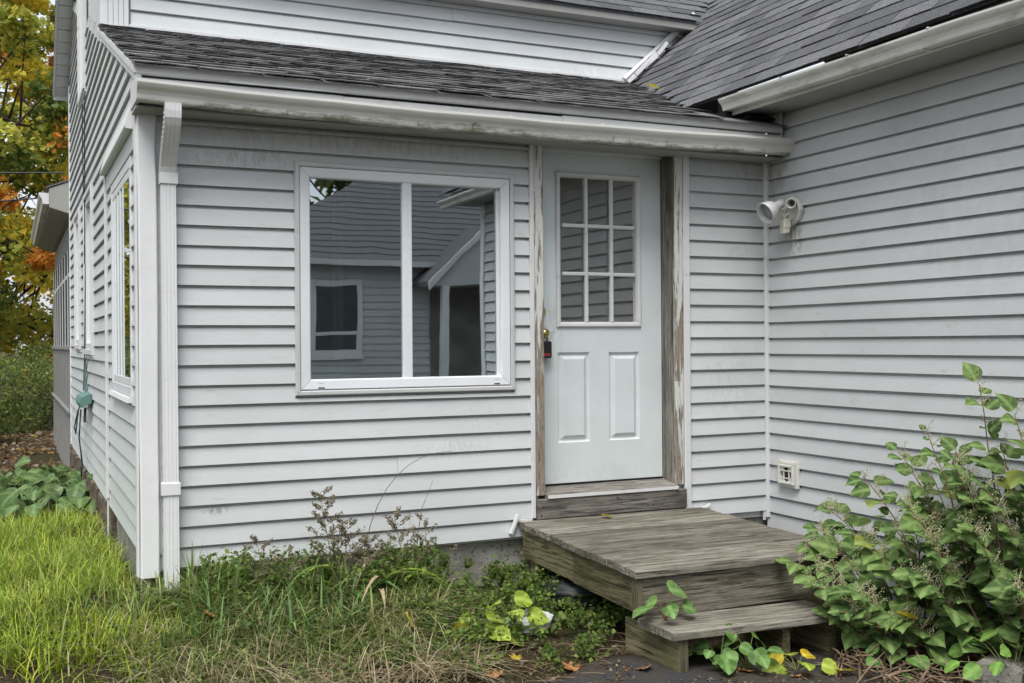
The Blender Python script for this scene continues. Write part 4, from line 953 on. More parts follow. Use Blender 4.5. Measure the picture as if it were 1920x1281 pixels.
# lower step: two tread boards on short carriages
TZ = -.150; tx0, tx1 = 2.172, 3.20
def tread(y0, y1, x0, x1, name='tread_board'):
    mb = MB(); ns = 5
    for i in range(ns+1):
        x = x0+(x1-x0)*i/ns; wv = .003*noise.noise(V((x*2, y0*5, 2))); zz = TZ-.018*(x-tx0)
        mb.v += [(x, y0+.0, zz+wv-.006), (x, y0+.006, zz+wv), (x, y1-.004, zz+wv+.001), (x, y1, zz+wv-.004), (x, y1, zz+wv-.038), (x, y0, zz+wv-.038)]
    mb.f = [(0, 1, 2, 3, 4, 5), tuple(range(ns*6+5, ns*6-1, -1))] + [(i*6+q, (i+1)*6+q, (i+1)*6+(q+1) % 6, i*6+(q+1) % 6) for i in range(ns) for q in range(6)]
    mb.obj(name, 'deck', ST)
tread(-1.610, -1.470, tx0, tx1); tread(-1.465, -1.31, tx0-.004, tx1-.01)
MB().box((2.222, -1.585, -.402), (2.268, -1.10, TZ-.042), .004).obj('carriage', 'stringer', ST)
MB().box((2.225, -1.5905, -.398), (2.272, -1.5860, TZ-.044), .002).obj('carriage_end', 'wood_post', ST)
MB().box((2.83, -1.58, -.402), (2.875, -1.10, TZ-.056), .004).obj('carriage', 'stringer', ST)
MB().box((3.12, -1.58, -.402), (3.165, -1.10, TZ-.062), .004).obj('carriage', 'stringer', ST)
MB().box((2.19, -1.605, -.425), (2.75, -1.50, -.403), .006).obj('skid', 'wood_post', ST)

# ------------------------------------------------------------------ neighbouring house, seen mirrored in the front window
NB = thing('neighbor_house', 'white clapboard house mirrored in the front window', 'house', (5, -13.2, -.4))
NY = -12.2
m = MB(); z_ = -.3; k = 0
while z_ < 2.55:
    m.prism([(0, z_), (.03, z_), (.008, z_+.125), (0, z_+.125)], [((2.7, NY, 0), (0, 1, 0), (0, 0, 1)), ((8.6, NY, 0), (0, 1, 0), (0, 0, 1))]); z_ += .125
o = m.obj('wall', 'siding', NB); o['kind'] = 'stuff'
MB().box((2.7, NY-4, -.5), (8.6, NY-.02, 2.6)).obj('core', 'siding', NB)
m = MB(); rows_ = 22
for r in range(rows_):
    y_ = NY+.35-r*.13; zz = 2.62+r*.115; xl = 2.5+r*.115*1.7; xk = xl+.19; m.add([(xl, y_, zz+.02), (8.9, y_, zz+.02), (8.9, y_-.15, zz+.135), (xk, y_-.15, zz+.135), (xl, y_, zz), (8.9, y_, zz)], [(3, 2, 1, 0), (0, 1, 5, 4)])
o = m.obj('roof', 'shingle', NB); o['kind'] = 'stuff'
MB().box((2.5, NY+.30, 2.53), (8.9, NY+.36, 2.63)).obj('fascia', 'trim', NB)
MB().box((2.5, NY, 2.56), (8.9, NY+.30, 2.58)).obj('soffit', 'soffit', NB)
nwx = (4.05, 4.82, 1.0, 2.22)
nwin = MB().box((nwx[0]-.1, NY+.02, nwx[2]-.08), (nwx[1]+.1, NY+.09, nwx[2])).obj('window', 'post', NB)
ring(nwx[0]-.08, nwx[1]+.08, nwx[2]+.001, nwx[3]+.08, .09, NY+.032, NY+.07, 'frame', 'post', nwin)
MB().box((nwx[0]+.011, NY+.034, 1.36), (nwx[1]-.011, NY+.06, 1.42)).obj('rail', 'post', nwin)
MB().box((nwx[0], NY+.033, nwx[2]+.05), (nwx[1], NY+.04, nwx[3])).obj('pane', 'dim_pane', nwin)
# gabled entry of that house
ex0, ex1, ey = 6.05, 7.6, NY+.9
MB().box((ex0+.1, NY+.031, -.35), (ex1-.1, NY+.05, 2.2)).obj('doorway', 'doorway', NB)
for x in (ex0, ex1-.14): MB().box((x, ey-.14, -.4), (x+.14, ey, 2.2), .01).obj('post', 'post', NB)
MB().prism([(ex0-.2, 2.2), (ex1+.2, 2.2), ((ex0+ex1)/2, 3.15)], [((0, ey-.02, 0), (1, 0, 0), (0, 0, 1)), ((0, NY+.03, 0), (1, 0, 0), (0, 0, 1))]).obj('gable', 'siding', NB)
for s_ in (-1, 1):
    xm = (ex0+ex1)/2; xe = xm+s_*1.05
    MB().prism([(xm, 3.18), (xe, 2.17), (xe, 2.24), (xm, 3.26)], [((0, ey+.055, 0), (1, 0, 0), (0, 0, 1)), ((0, NY+.03, 0), (1, 0, 0), (0, 0, 1))]).obj('gable_roof', 'shingle', NB)
    MB().prism([(xm, 3.12), (xe, 2.11), (xe, 2.23), (xm, 3.25)], [((0, ey+.095, 0), (1, 0, 0), (0, 0, 1)), ((0, ey+.056, 0), (1, 0, 0), (0, 0, 1))]).obj('rake_board', 'trim', NB)

# ------------------------------------------------------------------ foliage helpers
def leaf_mesh(name, mat, L, prof, fold=.18, droop=.25, wave=.0, seed=0):
    """blade along +y, three points per row (edge, midrib, edge): real folded, drooping leaf"""
    mb = MB(); n_ = len(prof)
    for k, (t, w_) in enumerate(prof):
        z = -droop*L*t*t; e = wave*L*math.sin(k*2.1+seed)
        mb.v += [(-w_*L, t*L, z+fold*w_*L+e), (0, t*L*1.0, z), (w_*L, t*L, z+fold*w_*L-e)]
    for k in range(n_-1):
        a_ = k*3; mb.f += [(a_, a_+1, a_+4, a_+3), (a_+1, a_+2, a_+5, a_+4)]
    # stalk
    s_ = len(mb.v); mb.v += [(-.012*L, 0, .0), (.012*L, 0, 0), (0, -.22*L, .03*L)]; mb.f.append((s_, s_+1, s_+2))
    return mb.mesh(name, mat, True)
HEART = [(0, .16), (.04, .34), (.16, .42), (.36, .40), (.58, .29), (.78, .15), (.92, .05), (1, .004)]
OVAL = [(0, .05), (.08, .20), (.25, .36), (.5, .41), (.75, .31), (.92, .13), (1, .01)]
BROAD = [(0, .10), (.05, .27), (.15, .39), (.32, .45), (.5, .42), (.67, .31), (.83, .15), (.94, .04), (1, .003)]
ROUND = [(0, .18), (.05, .36), (.22, .50), (.45, .52), (.68, .42), (.87, .22), (1, .02)]
LANCE = [(0, .02), (.15, .09), (.4, .13), (.7, .09), (1, .004)]
MAPLE_XY = [(0, 0), (.18, .02), (.42, -.06), (.36, .16), (.52, .30), (.30, .40), (.34, .62), (.14, .58), (0, .95), (-.14, .58), (-.34, .62), (-.30, .40), (-.52, .30), (-.36, .16), (-.42, -.06), (-.18, .02)]
def basis(P, d, nrm, s=1., roll=0.):
    y = V(d).normalized(); x = y.cross(V(nrm)); x = x.normalized() if x.length > 1e-4 else V((1, 0, 0)); z = x.cross(y)
    R = Matrix((x, y, z)).transposed().to_4x4(); R = R @ Matrix.Rotation(roll, 4, 'Y') @ Matrix.Diagonal((s, s, s, 1)); R.translation = V(P); return R
def bez(a, b, c, t): return V(a)*(1-t)**2+V(b)*2*t*(1-t)+V(c)*t*t
rs = random.Random(31)

# ------------------------------------------------------------------ knotweed against the wing wall
KM = [leaf_mesh('knotweed_leaf', 'knotweed', .102+.011*q, BROAD, .05+.045*q, .10+.11*q, .018, q) for q in range(4)]
BU = thing('knotweed_bush', 'large leafy green knotweed bush growing against the right wing wall', 'bush', (3.55, -1.75, -.3))
spray = MB()
def knot_stem(base, tip, bulge, nl, sc=1., t0=.16, BU=None):
    base = V(base); base.z = ground_z(base.x, base.y)-.01; tip = V(tip); mid = base.lerp(tip, .45)+V(bulge)
    pts = [bez(base, mid, tip, k/9)+V((rs.uniform(-.006, .006), rs.uniform(-.006, .006), 0)) for k in range(10)]
    m = MB(); m.tube(pts, [.0065*(1-.65*k/9) for k in range(10)], 5); so_ = m.obj('stem', 'stem_brown', BU, True)
    for k in range(nl):
        t = t0+(1-t0)*(k+rs.uniform(-.25, .25))/max(1, nl-1); t = min(1, max(t0*.8, t)); P = bez(base, mid, tip, t)
        tg = (bez(base, mid, tip, min(1, t+.03))-bez(base, mid, tip, t-.03)).normalized()
        side = tg.cross(V((0, 0, 1))); side = side.normalized() if side.length > .05 else V((1, 0, 0))
        d = side*(1 if k % 2 else -1)+tg*rs.uniform(.1, .6)+V((rs.uniform(-.5, .3)-.3, rs.uniform(-.5, .35)-.1, rs.uniform(-.45, .3)))
        if t > .97: d = tg+V((-.2, 0, -.3))
        d.normalize(); nrm = V((rs.uniform(-.6, .2)-.25, rs.uniform(-.7, .2)-.35, 1)); s_ = sc*rs.choice((.5, .7, .85, 1., 1.15))*rs.uniform(.9, 1.1)*(1.0-.3*max(0, t-.75)/.25)
        P2 = P+d*.03*s_
        if P2.x+d.x*.14*s_ > W_X-.03: d.x = -abs(d.x)
        put(KM[rs.randrange(4)], 'leaf', so_, basis(P2, d, nrm, s_, rs.uniform(-.3, .3)))
        if t > .45 and rs.random() < .5:        # pale flower spray in the axil
            for q in range(3):
                e = P+V((rs.uniform(-.06, .06), rs.uniform(-.06, .03), rs.uniform(.02, .09))); spray.tube([P, P.lerp(e, .5)+V((0, 0, .01)), e], .0012, 3)
                for i in range(9):
                    c_ = P.lerp(e, .3+.7*rs.random())+V((rs.uniform(-.014, .014), rs.uniform(-.014, .014), rs.uniform(-.01, .014))); r_ = rs.uniform(.0025, .005)
                    spray.add([c_+V((r_, 0, 0)), c_+V((-r_*.5, r_*.8, 0)), c_+V((-r_*.5, -r_*.8, 0)), c_+V((0, 0, r_)), c_-V((0, 0, r_))], [(0, 1, 3), (1, 2, 3), (2, 0, 3), (1, 0, 4), (2, 1, 4), (0, 2, 4)])
    return so_
STEMS = [((3.70, -2.10), (3.72, -1.98, .98), (.02, -.08, .12), 17), ((3.78, -2.25), (3.80, -2.28, 1.02), (0, -.05, .1), 15), ((3.66, -2.02), (3.58, -1.78, .74), (.0, -.1, .18), 14),
         ((3.62, -1.95), (3.62, -1.55, .62), (.02, -.12, .22), 14), ((3.58, -1.85), (3.60, -1.30, .46), (.02, -.08, .26), 14), ((3.52, -1.75), (3.55, -1.06, .26), (.02, .02, .30), 13),
         ((3.46, -1.72), (3.40, -1.16, .18), (-.02, .02, .22), 12), ((3.42, -1.78), (3.18, -1.42, .02), (-.02, .05, .18), 11), ((3.50, -1.9), (3.28, -1.60, .22), (.0, .0, .25), 13),
         ((3.60, -2.08), (3.38, -1.80, .42), (.0, -.05, .25), 14), ((3.70, -2.2), (3.50, -2.02, .62), (.0, -.05, .2), 14), ((3.40, -1.98), (3.10, -1.80, -.02), (-.02, 0, .12), 11),
         ((3.55, -2.15), (3.25, -2.02, .10), (-.02, 0, .22), 12), ((3.65, -2.28), (3.42, -2.22, .32), (0, 0, .22), 13), ((3.80, -1.9), (3.85, -1.52, .52), (0, -.05, .2), 13),
         ((3.84, -2.35), (3.70, -2.40, .82), (0, 0, .15), 13), ((3.50, -2.05), (3.22, -1.92, -.12), (0, 0, .1), 10), ((3.75, -1.75), (3.84, -1.22, .20), (0, 0, .2), 12), ((3.62, -2.35), (3.45, -2.42, .10), (0, 0, .2), 11),
         ((3.72, -2.0), (3.70, -1.88, .55), (0, 0, .1), 12), ((3.66, -1.7), (3.68, -1.6, .22), (0, 0, .1), 10), ((3.3, -1.85), (3.06, -1.62, -.14), (0, .02, .08), 8)]
BU3 = thing('knotweed_bush', 'knotweed bush leaning towards the lower step, left of the others', 'bush', (3.42, -1.8, -.3))
LEAN = (5, 6, 7, 8, 11, 12, 16, 21, 4)
for k, (b, t, bu, nl) in enumerate(STEMS): knot_stem((b[0], b[1], 0), t, bu, nl+6, BU=BU3 if k in LEAN else BU)
for b, t, bu, nl in [((3.36, -1.70), (3.10, -1.34, .05), (0, .02, .16), 16), ((3.40, -1.80), (3.02, -1.58, -.02), (0, 0, .16), 15), ((3.44, -1.66), (3.30, -1.20, .10), (0, 0, .2), 16), ((3.34, -1.92), (3.02, -1.78, -.10), (0, 0, .12), 14)]: knot_stem((b[0], b[1], 0), t, bu, nl, BU=BU3)
o = spray.obj('flower_spray', 'blossom', BU); o['kind'] = 'stuff'
BU2 = thing('knotweed_bush', 'knotweed bush at the right edge, half cut off by the frame', 'bush', (3.75, -2.4, -.3))
spray = MB()
STEMS2 = [((3.84, -2.42), (3.74, -2.18, .84), (0, 0, .12), 14), ((3.86, -2.5), (3.66, -2.34, .66), (0, 0, .14), 14), ((3.80, -2.45), (3.56, -2.16, .50), (0, 0, .16), 14), ((3.78, -2.40), (3.48, -2.10, .34), (0, 0, .2), 13),
          ((3.82, -2.35), (3.78, -2.05, .70), (0, 0, .12), 14), ((3.80, -2.30), (3.72, -1.86, .48), (0, 0, .16), 13), ((3.85, -2.2), (3.84, -1.72, .62), (0, 0, .14), 13), ((3.82, -2.38), (3.70, -2.0, .30), (0, 0, .18), 12), ((3.8, -2.2), (3.66, -1.9, .64), (0, 0, .12), 14), ((3.78, -2.1), (3.62, -1.66, .50), (0, 0, .14), 13),
          ((3.86, -2.6), (3.80, -2.5, 1.0), (0, 0, .1), 14), ((3.84, -2.1), (3.80, -1.60, .34), (0, 0, .16), 12), ((3.7, -2.55), (3.5, -2.5, .5), (0, 0, .1), 12), ((3.78, -2.05), (3.66, -1.70, .34), (0, 0, .12), 12), ((3.70, -1.95), (3.52, -1.52, .12), (0, 0, .14), 11), ((3.6, -2.2), (3.36, -1.98, .26), (0, 0, .14), 12)]
for b, t, bu, nl in STEMS2: knot_stem((b[0], b[1], 0), t, bu, nl+6, BU=BU2)
o = spray.obj('flower_spray', 'blossom', BU2); o['kind'] = 'stuff'
# bright young plant at the bush's foot
def small_plant(name, label, cat, base, n_, meshes, spread, height, stemmat='stem_green', up_=.6, group=None, parts_seed=0, sc=(.7, 1.1)):
    r = random.Random(parts_seed); g = thing(name, label, cat, base, group); base = V(base)
    for k in range(n_):
        a_ = k*2.4+r.uniform(-.4, .4); q = math.sqrt((k+.5)/n_); e = base+V((math.cos(a_)*spread*q, math.sin(a_)*spread*q, height*(1-.55*q)*r.uniform(.7, 1.1)))
        m = MB(); md_ = base.lerp(e, .5)+V((0, 0, .25*height)); m.tube([base, bez(base, md_, e, .35), bez(base, md_, e, .7), e], [.004, .003, .0025, .002], 4); m.obj('stem', stemmat, g)
        d = V((math.cos(a_), math.sin(a_), r.uniform(-.5, .15))); put(meshes[r.randrange(len(meshes))], 'leaf', g, basis(e, d, V((r.uniform(-.4, .3)-.1, r.uniform(-.5, .2)-.3, 1)), r.uniform(*sc), r.uniform(-.3, .3)))
    return g
VM = [leaf_mesh('vine_leaf', 'vine', .085+.008*q, ROUND, .14, .2+.1*q, .015, q) for q in range(3)]
FM = [leaf_mesh('fresh_leaf', 'fresh', .085+.008*q, OVAL, .14, .25, .02, q) for q in range(3)]
LM = [leaf_mesh('lime_leaf', 'lime', .092+.01*q, ROUND, .12, .3, .02, q) for q in range(3)]
YM = [leaf_mesh('yellow_leaf', 'yellow_leaf', .09+.01*q, ROUND, .2, .35, .03, q) for q in range(2)]
DM = [leaf_mesh('dock_leaf', 'dock', .15+.018*q, OVAL, .16, .35+.1*q, .03, q) for q in range(4)]
small_plant('young_plant', 'bright green young plant at the foot of the knotweed, right edge', 'plant', (3.50, -2.36, ground_z(3.5, -2.36)), 24, FM, .26, .30, parts_seed=3, sc=(.7, 1.1))
small_plant('vine_plant', 'small green vine climbing the corner of the lower step', 'plant', (2.27, -1.40, -.15), 6, VM, .09, .17, 'stem_brown', parts_seed=5, sc=(.8, 1.25))
small_plant('vine_plant', 'round leaved green vine in the dark under the step, nearer carriage', 'plant', (2.44, -1.60, ground_z(2.4, -1.6)), 10, VM, .13, .20, parts_seed=8, sc=(.6, 1.))
small_plant('vine_plant', 'round leaved green vine in front of the step middle', 'plant', (2.56, -1.66, ground_z(2.56, -1.66)), 10, VM, .13, .22, parts_seed=9, sc=(.6, 1.))
small_plant('broadleaf_weed', 'yellow green broad leaved weed with holes at the step foot', 'plant', (2.80, -1.72, ground_z(2.8, -1.72)), 7, LM+YM[:1], .13, .10, parts_seed=11, sc=(.8, 1.1))
small_plant('broadleaf_weed', 'yellow green broad leaved weed beside the landing, nearest the window', 'plant', (1.52, -.88, ground_z(1.52, -.88)), 6, LM, .12, .14, parts_seed=12, sc=(.9, 1.3))
small_plant('broadleaf_weed', 'light green upright broad leaved weed beside the landing', 'plant', (1.70, -.82, ground_z(1.7, -.82)), 6, LM, .10, .22, parts_seed=14, sc=(.8, 1.2))
small_plant('broadleaf_weed', 'green weed with yellow leaves under the knotweed, by the step end', 'plant', (3.18, -1.98, ground_z(3.18, -1.98)), 9, VM+YM, .20, .16, parts_seed=15, sc=(.8, 1.2))
# dock patch along the side wall
spots = [(-.10, 3.35), (-.42, 3.2), (-.75, 3.4), (-.22, 3.9), (-.55, 4.0), (-.9, 4.2), (-.12, 4.6), (-.45, 4.8), (-.78, 5.0), (-.25, 5.5), (-.6, 5.8), (-.95, 5.6), (-.35, 6.5)]
plc = ['nearest the wall in the front row', 'second from the wall in the front row', 'outermost of the front row', 'near the wall in the second row', 'middle of the second row', 'outermost of the second row',
       'against the wall in the third row', 'middle of the third row', 'outermost of the third row', 'near the wall in the back row', 'middle of the back row', 'outermost of the back row', 'farthest back, alone']
for k, (x, y) in enumerate(spots):
    small_plant('dock_plant', 'broad leaved dock plant beside the side wall, '+plc[k], 'plant', (x, y, ground_z(x, y)), 17, DM, .27, .32, 'stem_green', .6, 'dock plants beside the side wall', 40+k, (.75, 1.15))

# ------------------------------------------------------------------ grass and ground cover (nobody could count it)
def blades(name, label, pts, h, wd, cols, lean, mat='grass', droop=.5):
    """pts (n,2); every blade is a bent, tapering strip"""
    n_ = len(pts); z = np.array([ground_z(a, b) for a, b in pts]); az = RNG.uniform(0, 6.283, n_); H = h*RNG.uniform(.45, 1.25, n_); ln = lean*RNG.uniform(.2, 1.6, n_)
    dx, dy = np.cos(az), np.sin(az); px, py = -dy, dx; W = wd*RNG.uniform(.6, 1.3, n_); vs = np.zeros((n_, 7, 3), np.float32)
    for i, (t, wf) in enumerate(((0, 1.), (.38, .9), (.74, .6))):
        out = ln*H*t**1.7; zz = z-.01+H*(t-droop*ln*t**2.5*.8)
        for s_, sg in ((0, -1), (1, 1)):
            vs[:, i*2+s_, 0] = pts[:, 0]+dx*out+px*W*wf*sg*.5; vs[:, i*2+s_, 1] = pts[:, 1]+dy*out+py*W*wf*sg*.5; vs[:, i*2+s_, 2] = zz
    out = ln*H; vs[:, 6, 0] = pts[:, 0]+dx*out; vs[:, 6, 1] = pts[:, 1]+dy*out; vs[:, 6, 2] = z-.01+H*(1-droop*ln*.8)
    base = np.arange(n_)[:, None]*7
    f = np.concatenate([base+np.array([0, 1, 3, 2]), base+np.array([2, 3, 5, 4]), base+np.array([4, 5, 6])], 1).ravel(); lt = np.tile([4, 4, 3], n_)
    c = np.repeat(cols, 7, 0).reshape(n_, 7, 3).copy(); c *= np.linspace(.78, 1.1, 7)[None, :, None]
    o = put(np_mesh(name, vs.reshape(-1, 3), f, lt, mat, c.reshape(-1, 3)), name); return tag(o, label, 'grass', None, 'stuff')
def palette(n_, cs, wts, var=.2):
    i = RNG.choice(len(cs), n_, p=np.array(wts)/sum(wts)); return np.array(cs)[i]*RNG.uniform(1-var, 1+var, (n_, 1))*RNG.uniform(.93, 1.07, (n_, 3))
def scatter(n_, x0, x1, y0, y1, keep):
    p = np.stack([RNG.uniform(x0, x1, n_*3), RNG.uniform(y0, y1, n_*3)], 1); m = np.array([keep(a, b) for a, b in p]); return p[m][:n_]
nz = lambda a, b, s, o_=0: noise.noise(V((a*s, b*s, o_)))
p1 = scatter(16500, -2.4, .45, -.95, 3.1, lambda a, b: (a < -.03 or (b < -.06 and random.random() < sstep(.5, -.1, a)*.8)) and nz(a, b, 2.3) > -.22 and random.random() < (.25 if b < -.72+.12*nz(a, 3, 4) else 1) and random.random() < sstep(-2.6, -1.0, a))
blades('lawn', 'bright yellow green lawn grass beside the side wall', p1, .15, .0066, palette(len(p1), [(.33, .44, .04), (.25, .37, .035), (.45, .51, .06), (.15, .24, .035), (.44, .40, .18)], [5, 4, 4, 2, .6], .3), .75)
p1b = scatter(1500, -1.3, -.03, -.7, 2.4, lambda a, b: nz(a, b, 1.7, 5) > -.1)
blades('long_grass', 'long pale blades standing above the lawn', p1b, .25, .0058, palette(len(p1b), [(.38, .44, .10), (.28, .36, .06), (.14, .22, .05)], [3, 3, 2]), .8)
p2 = scatter(7600, -.75, 1.65, -1.05, -.02, lambda a, b: nz(a, b, 3.1, 4) > -.35 and random.random() < sstep(-.25, .25, a) and random.random() < sstep(1.75, 1.1, a)*sstep(-1.15, -.7, b))
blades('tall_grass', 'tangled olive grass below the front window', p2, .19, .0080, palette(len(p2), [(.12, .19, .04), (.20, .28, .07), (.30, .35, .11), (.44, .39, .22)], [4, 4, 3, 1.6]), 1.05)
p3 = scatter(2600, -.7, 1.4, -1.25, -.35, lambda a, b: nz(a, b, 3.1, 9) > -.1 and random.random() < sstep(-.5, .4, a))
blades('dry_grass', 'bleached straw lying over the grass at the driveway edge', p3, .20, .0058, palette(len(p3), [(.52, .46, .30), (.42, .35, .21), (.28, .21, .12)], [3, 3, 2]), 1.7, 'grass', .42)
p6 = scatter(1000, .2, 1.38, -.42, -.06, lambda a, b: nz(a, b, 4.1, 12) > -.1)
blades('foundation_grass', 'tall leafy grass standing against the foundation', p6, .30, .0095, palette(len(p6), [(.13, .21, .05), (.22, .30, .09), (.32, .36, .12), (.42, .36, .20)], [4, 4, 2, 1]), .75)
p4 = scatter(420, .15, 1.05, -.75, -.10, lambda a, b: True)
blades('broad_grass', 'broad bladed green grass clump at the downspout foot', p4, .28, .015, palette(len(p4), [(.12, .22, .07), (.20, .30, .10), (.30, .38, .12)], [4, 4, 2]), .9)
p5 = scatter(5200, -7, -.1, 7.5, 12.5, lambda a, b: a < -1.1 or b < 4)
blades('back_grass', 'grass and weeds far behind along the hedge', p5, .22, .014, palette(len(p5), [(.10, .14, .04), (.16, .17, .05)], [3, 2]), .8)
def leafmass(name, label, cat, centers, rad, n_, size, cols, wts, flat=.5, kind='stuff', parent=None, shape=4, mat='foliage', squash=(1, 1, 1)):
    """many small folded leaves spread through a volume of clumps"""
    ci = RNG.integers(0, len(centers), n_); c = np.array(centers)[ci]; r = np.array(rad)[ci] if np.ndim(rad) else np.full(n_, rad)
    d = RNG.normal(0, 1, (n_, 3)); d /= np.linalg.norm(d, axis=1)[:, None]; P = c + d*(r*RNG.uniform(.15, 1, n_)**.45)[:, None]*np.array(squash)
    yv = RNG.normal(0, 1, (n_, 3)); yv[:, 2] = yv[:, 2]*.6-.25; yv /= np.linalg.norm(yv, axis=1)[:, None]
    nv = RNG.normal(0, 1, (n_, 3))*(1-flat); nv[:, 2] += flat*1.6; xv = np.cross(yv, nv); xv /= np.linalg.norm(xv, axis=1)[:, None]+1e-6; zv = np.cross(xv, yv)
    s_ = size*RNG.uniform(.6, 1.25, n_)
    if shape == 4: T = np.array([(0, 0, 0), (.36, .45, .10), (0, 1, -.06), (-.36, .45, .10)]); F = [(0, 1, 2, 3)]
    else:
        T = np.array([(x, y, .10*abs(x)-.06*y*y) for x, y in MAPLE_XY]); m_ = len(T); F = [(0, i, i+1) for i in range(1, m_-1)]
    vs = P[:, None, :] + s_[:, None, None]*(T[None, :, 0:1]*xv[:, None, :]+T[None, :, 1:2]*yv[:, None, :]+T[None, :, 2:3]*zv[:, None, :])
    k_ = len(T); b_ = np.arange(n_)[:, None]*k_; f = np.concatenate([b_+np.array(q) for q in F], 1).ravel(); lt = np.tile([len(q) for q in F], n_)
    if callable(cols): col = cols(P, ci)
    else: col = palette(n_, cols, wts)
    me = np_mesh(name, vs.reshape(-1, 3), f, lt, mat, np.repeat(col, k_, 0))
    o = put(me, name, parent)
    if kind: o['kind'] = kind
    if label: tag(o, label, cat)
    return o
GC = []; GR = []
for k in range(420):
    x, y = rs.uniform(1.2, 2.55), rs.uniform(-1.30, -.05)
    if x > 2.15 and y < -.9: continue
    if y < -1.0 and rs.random() < .6: continue
    if nz(x, y, 2.5, 2) < -.22: continue
    hgt = rs.uniform(.02, .11)*(1+.5*sstep(-.7, -.2, y)); GC.append((x, y, ground_z(x, y)+hgt)); GR.append(rs.choice((.025, .04, .055, .11)))
for k in range(110):
    x, y = rs.uniform(.3, 1.6), rs.uniform(-.42, -.06); GC.append((x, y, ground_z(x, y)+rs.uniform(.05, .27))); GR.append(rs.uniform(.03, .08))
leafmass('ground_cover', 'small leaved green weeds spreading beside the landing', 'weeds', GC, GR, 14000, .030, [(.10, .18, .035), (.18, .27, .06), (.28, .36, .09), (.16, .18, .07)], [4, 4, 2, 2], .45)
GC = [(rs.uniform(.1, 1.1), rs.uniform(-1.15, -.5)) for k in range(90)]; GC = [(x, y, ground_z(x, y)+rs.uniform(.01, .07)) for x, y in GC]
leafmass('clover', 'low green clover and weeds among the dry grass', 'weeds', GC, .06, 3800, .026, [(.11, .20, .04), (.18, .28, .06)], [2, 1], .6)
# leaf litter and straw
LC = [(rs.uniform(-.4, 3.6), rs.uniform(-2.3, -1.0)) for k in range(420)]; LC = [(x, y, ground_z(x, y)+.016) for x, y in LC if not (2.2 < x < 3.2 and y > -1.6)]
leafmass('leaf_litter', 'brown crumbs of leaf litter on the driveway edge', 'litter', LC, .07, 4200, .021, [(.20, .12, .06), (.30, .22, .12), (.12, .07, .04), (.42, .36, .26)], [3, 2, 3, 1], .85, squash=(1, 1, .12))
LC = [(rs.uniform(-1.6, .5), rs.uniform(7.5, 15)) for k in range(160)]; LC = [(x, y, ground_z(x, y)+.02) for x, y in LC]
leafmass('leaf_litter', 'fallen autumn leaves on the bare soil path behind the house', 'litter', LC, .3, 3200, .09, [(.22, .13, .07), (.34, .24, .14), (.14, .09, .05), (.50, .34, .05), (.46, .42, .36)], [4, 3, 4, 1, 2], .8, squash=(1, 1, .08))
m = MB()
for k in range(230):
    x, y = rs.uniform(2.95, 3.55), rs.uniform(-2.35, -1.72); z_ = ground_z(x, y); a_ = rs.uniform(0, 6.28); L = rs.uniform(.05, .22); e = rs.uniform(.0, .10)
    c_ = V((x, y, z_+.015+rs.random()*.07)); d_ = V((math.cos(a_)*L/2, math.sin(a_)*L/2, e*rs.uniform(-1, 1))); m.tube([c_-d_, c_+V((0, 0, .008)), c_+d_], [.004, .006*rs.uniform(.5, 1.2), .002], 4)
tag(m.obj('dead_stalks', 'dead'), 'brown heap of dead stalks and twigs below the knotweed', 'dead stalks', None, 'stuff')
m = MB()
for k in range(110):
    x, y = rs.uniform(1.3, 2.3), rs.uniform(-1.4, -.95); z_ = ground_z(x, y); a_ = rs.uniform(0, 6.28); L = rs.uniform(.04, .16)
    c_ = V((x, y, z_+.01+rs.random()*.03)); d_ = V((math.cos(a_)*L/2, math.sin(a_)*L/2, rs.uniform(-.012, .012))); m.tube([c_-d_, c_+V((0, 0, .004)), c_+d_], .0009, 3)
tag(m.obj('straw', 'straw'), 'thin dry straw strewn at the foot of the landing', 'straw', None, 'stuff')

